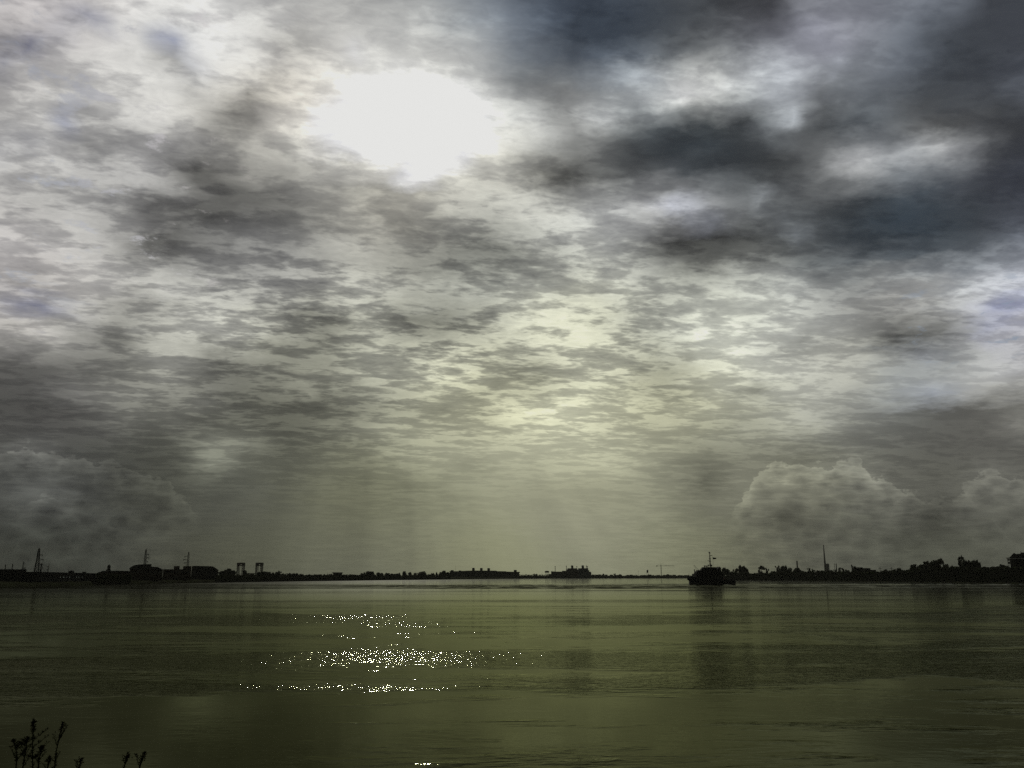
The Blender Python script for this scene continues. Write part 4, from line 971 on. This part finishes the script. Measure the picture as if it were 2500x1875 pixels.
    MB().tube((w(1731), 0, z(1369.6)), (w(1735), 0, z(1370.6)), .07, n=4).build('horn_bracket', M['steel'], m)
    MB().tube((w(1741.6), 0, z(1357)), (w(1743.6), 0, z(1385.5)), .05, n=4).tube((w(1736), 0, z(1356.4)), (w(1741.6), 0, z(1356.8)), .07, n=4).build('halyard', M['steel'], m)
    for p, q, r in ((1722.2, 1382.2, .5), (1727.3, 1382.4, .48), (1731.2, 1380.2, .42), (1738.6, 1380.2, .5)):
        s = MB().tube((w(p), .5, z(1384.8)), (w(p), .5, z(q)), .14).build('searchlight', M['black'], t)
        MB().tube((w(p) - r, .5, z(q)), (w(p) + r, .5, z(q) + .1), r, r * .85, 10).build('lamp_head', M['black'], s)
    MB().tube((w(1740), 1, z(1384.8)), (w(1740.4), 1, z(1378.6)), .09, n=4).build('whip_antenna', M['steel'], t)
    # flag on the halyard
    X1, Z1 = px_x(1742.4, D), z(1363)
    fl = MB(); n = 8
    for i in range(n + 1):
        xx = i / n * 2.3; yy = .16 * sin(i * 1.3); s = .12 * sin(i * .9)
        fl.v += [(xx, yy, .55 - .25 * i / n + s * .4), (xx, yy + .02, .55 - .25 * i / n + s * .4), (xx, yy + .02, -.75 + .3 * i / n + s * .3), (xx, yy, -.75 + .3 * i / n + s * .3)]
        if i:
            k = (i - 1) * 4
            for j in range(4): fl.f.append((k + j, k + (j + 1) % 4, k + 4 + (j + 1) % 4, k + 4 + j))
    fl.f += [(0, 1, 2, 3), (n * 4 + 3, n * 4 + 2, n * 4 + 1, n * 4)]
    o = fl.build('flag', M['flag']); o.location = (X1, D, Z1); tag(o, 'small dark flag streaming from the halyard of the tugboat mast', 'flag')
tugboat()
# piling standing in the water at the left edge
Dp = ground(0, 1481)[1]
pl = thing('mooring_piling', 'dark timber piling standing in the water at the left edge', 'piling', (px_x(-2.0, Dp), Dp, 0))
MB().lathe([(.36, -1.5), (.34, px_z(1448, Dp)), (.28, px_z(1446.5, Dp))], 0, 0, 12).build('post', M['wood'], pl)
MB().lathe([(.39, 1.2), (.40, 1.35), (.39, 1.5)], 0, 0, 12).build('collar', M['rust'], pl)

# ------------------------------------------------------------------ weeds on the near bank
def weed(label, pts, seed, size, spread):
    """pts: stem line in photograph units from root to tip"""
    r = random.Random(seed); D0 = 14.0
    P = [Vector((px_x(p, D0, q), D0, px_z(q, D0))) for p, q in pts]
    gz = 4.4 * (1 - D0 / 24.0) - .1
    base = Vector((P[0].x, D0, gz)); P = [base] + P
    t = thing('weed', label, 'plant', base, 0, 'tall weeds on the near bank')
    Q = [p - base for p in P]
    m = MB()
    for i in range(len(Q) - 1): m.tube(Q[i], Q[i + 1], .011 - .0015 * i, .010 - .0015 * i, 5)
    side = []
    for i in range(len(Q) - 1):
        for k in range(3 if spread else 1):
            b0 = Q[i].lerp(Q[i + 1], r.random()); s = r.choice((-1, 1))
            e = b0 + Vector((s * r.uniform(.06, .20) * (spread or .3), r.uniform(-.1, .1), r.uniform(.08, .26)))
            kf = min(1.0, (Q[-1].z - b0.z) * .9 / max(.01, e.z - b0.z)); e = b0.lerp(e, max(kf, .12)); m.tube(b0, e, .005, .002, 4); side.append((b0, e))
    m.build('stem', M['weed'], t)
    lf = MB(); hd = MB()
    for (a, b_) in [(Q[i], Q[i + 1]) for i in range(1, len(Q) - 1)] + side:
        for k in range(int(10 + (b_ - a).length * 90)):
            p = a.lerp(b_, r.random()); d = Vector((r.uniform(-1, 1), r.uniform(-.6, .6), r.uniform(.1, .9))).normalized()
            L = size * r.uniform(.3, .85); wv = d.cross(Vector((0, 1, .3))).normalized() * L * .13
            q = len(lf.v); lf.v += [tuple(p), tuple(p + d * L * .5 + wv), tuple(p + d * L), tuple(p + d * L * .5 - wv)]; lf.f.append((q, q + 1, q + 2, q + 3))
    lf.build('leaves', M['weed'], t)
    tip = [(Q[-2].lerp(Q[-1], .3), Q[-1])] + [(a.lerp(b_, .5), b_) for a, b_ in side[:3]]
    for (a, b_) in tip:
        n = 62 if (a, b_) == tip[0] else 15
        for k in range(n):
            f = r.random(); p = a.lerp(b_, f); rr = .030 * (1 - .75 * f) * (1 if n > 20 else .5)
            hd.leaf(p + Vector((r.gauss(0, rr), r.gauss(0, rr), r.gauss(0, rr))), .02, r)
    hd.build('seed_head', M['seed'], t)
weed('tallest leafy weed with side branches, near the left corner', [(80, 1880), (79, 1830), (80, 1795), (82, 1762)], 1, .07, 1.0)
weed('tall weed bending right beside the tallest one', [(133, 1880), (137, 1835), (146, 1795), (153, 1766)], 2, .055, .5)
weed('bushy branching weed left of the tallest one', [(38, 1880), (42, 1850), (38, 1825), (33, 1806)], 3, .06, 1.2)
weed('second branching weed filling the left corner', [(55, 1880), (60, 1845), (64, 1818), (66, 1800)], 4, .06, 1.0)
weed('short forked weed between the two tallest weeds', [(92, 1880), (96, 1852), (101, 1830), (105, 1822)], 5, .055, .8)
weed('short upright weed at the foot of the bending one', [(115, 1885), (118, 1865), (121, 1848)], 6, .05, .4)
weed('small weed tip standing alone right of the corner clump', [(192, 1885), (195, 1870), (199, 1852)], 7, .05, .5)
weed('left one of two weed tips standing apart at the bottom', [(300, 1885), (306, 1862), (313, 1842)], 8, .055, .5)
weed('right one of two weed tips standing apart at the bottom', [(338, 1885), (345, 1862), (355, 1837)], 9, .055, .5)

# ------------------------------------------------------------------ haze over the river
hz = bpy.data.materials.new('haze_air'); hz.use_nodes = True; hn = hz.node_tree; hn.nodes.clear()
ho = hn.nodes.new('ShaderNodeOutputMaterial'); hv = hn.nodes.new('ShaderNodeVolumePrincipled')
hv.inputs['Color'].default_value = (.80, .82, .66, 1); hv.inputs['Density'].default_value = .00002; hv.inputs['Anisotropy'].default_value = 0.0
hn.links.new(hv.outputs[0], ho.inputs['Volume'])
tag(MB().box(-2600, 2600, -260, 4200, -4, 135).build('haze', hz), 'thin pale haze over the river and its far bank', kind='stuff')
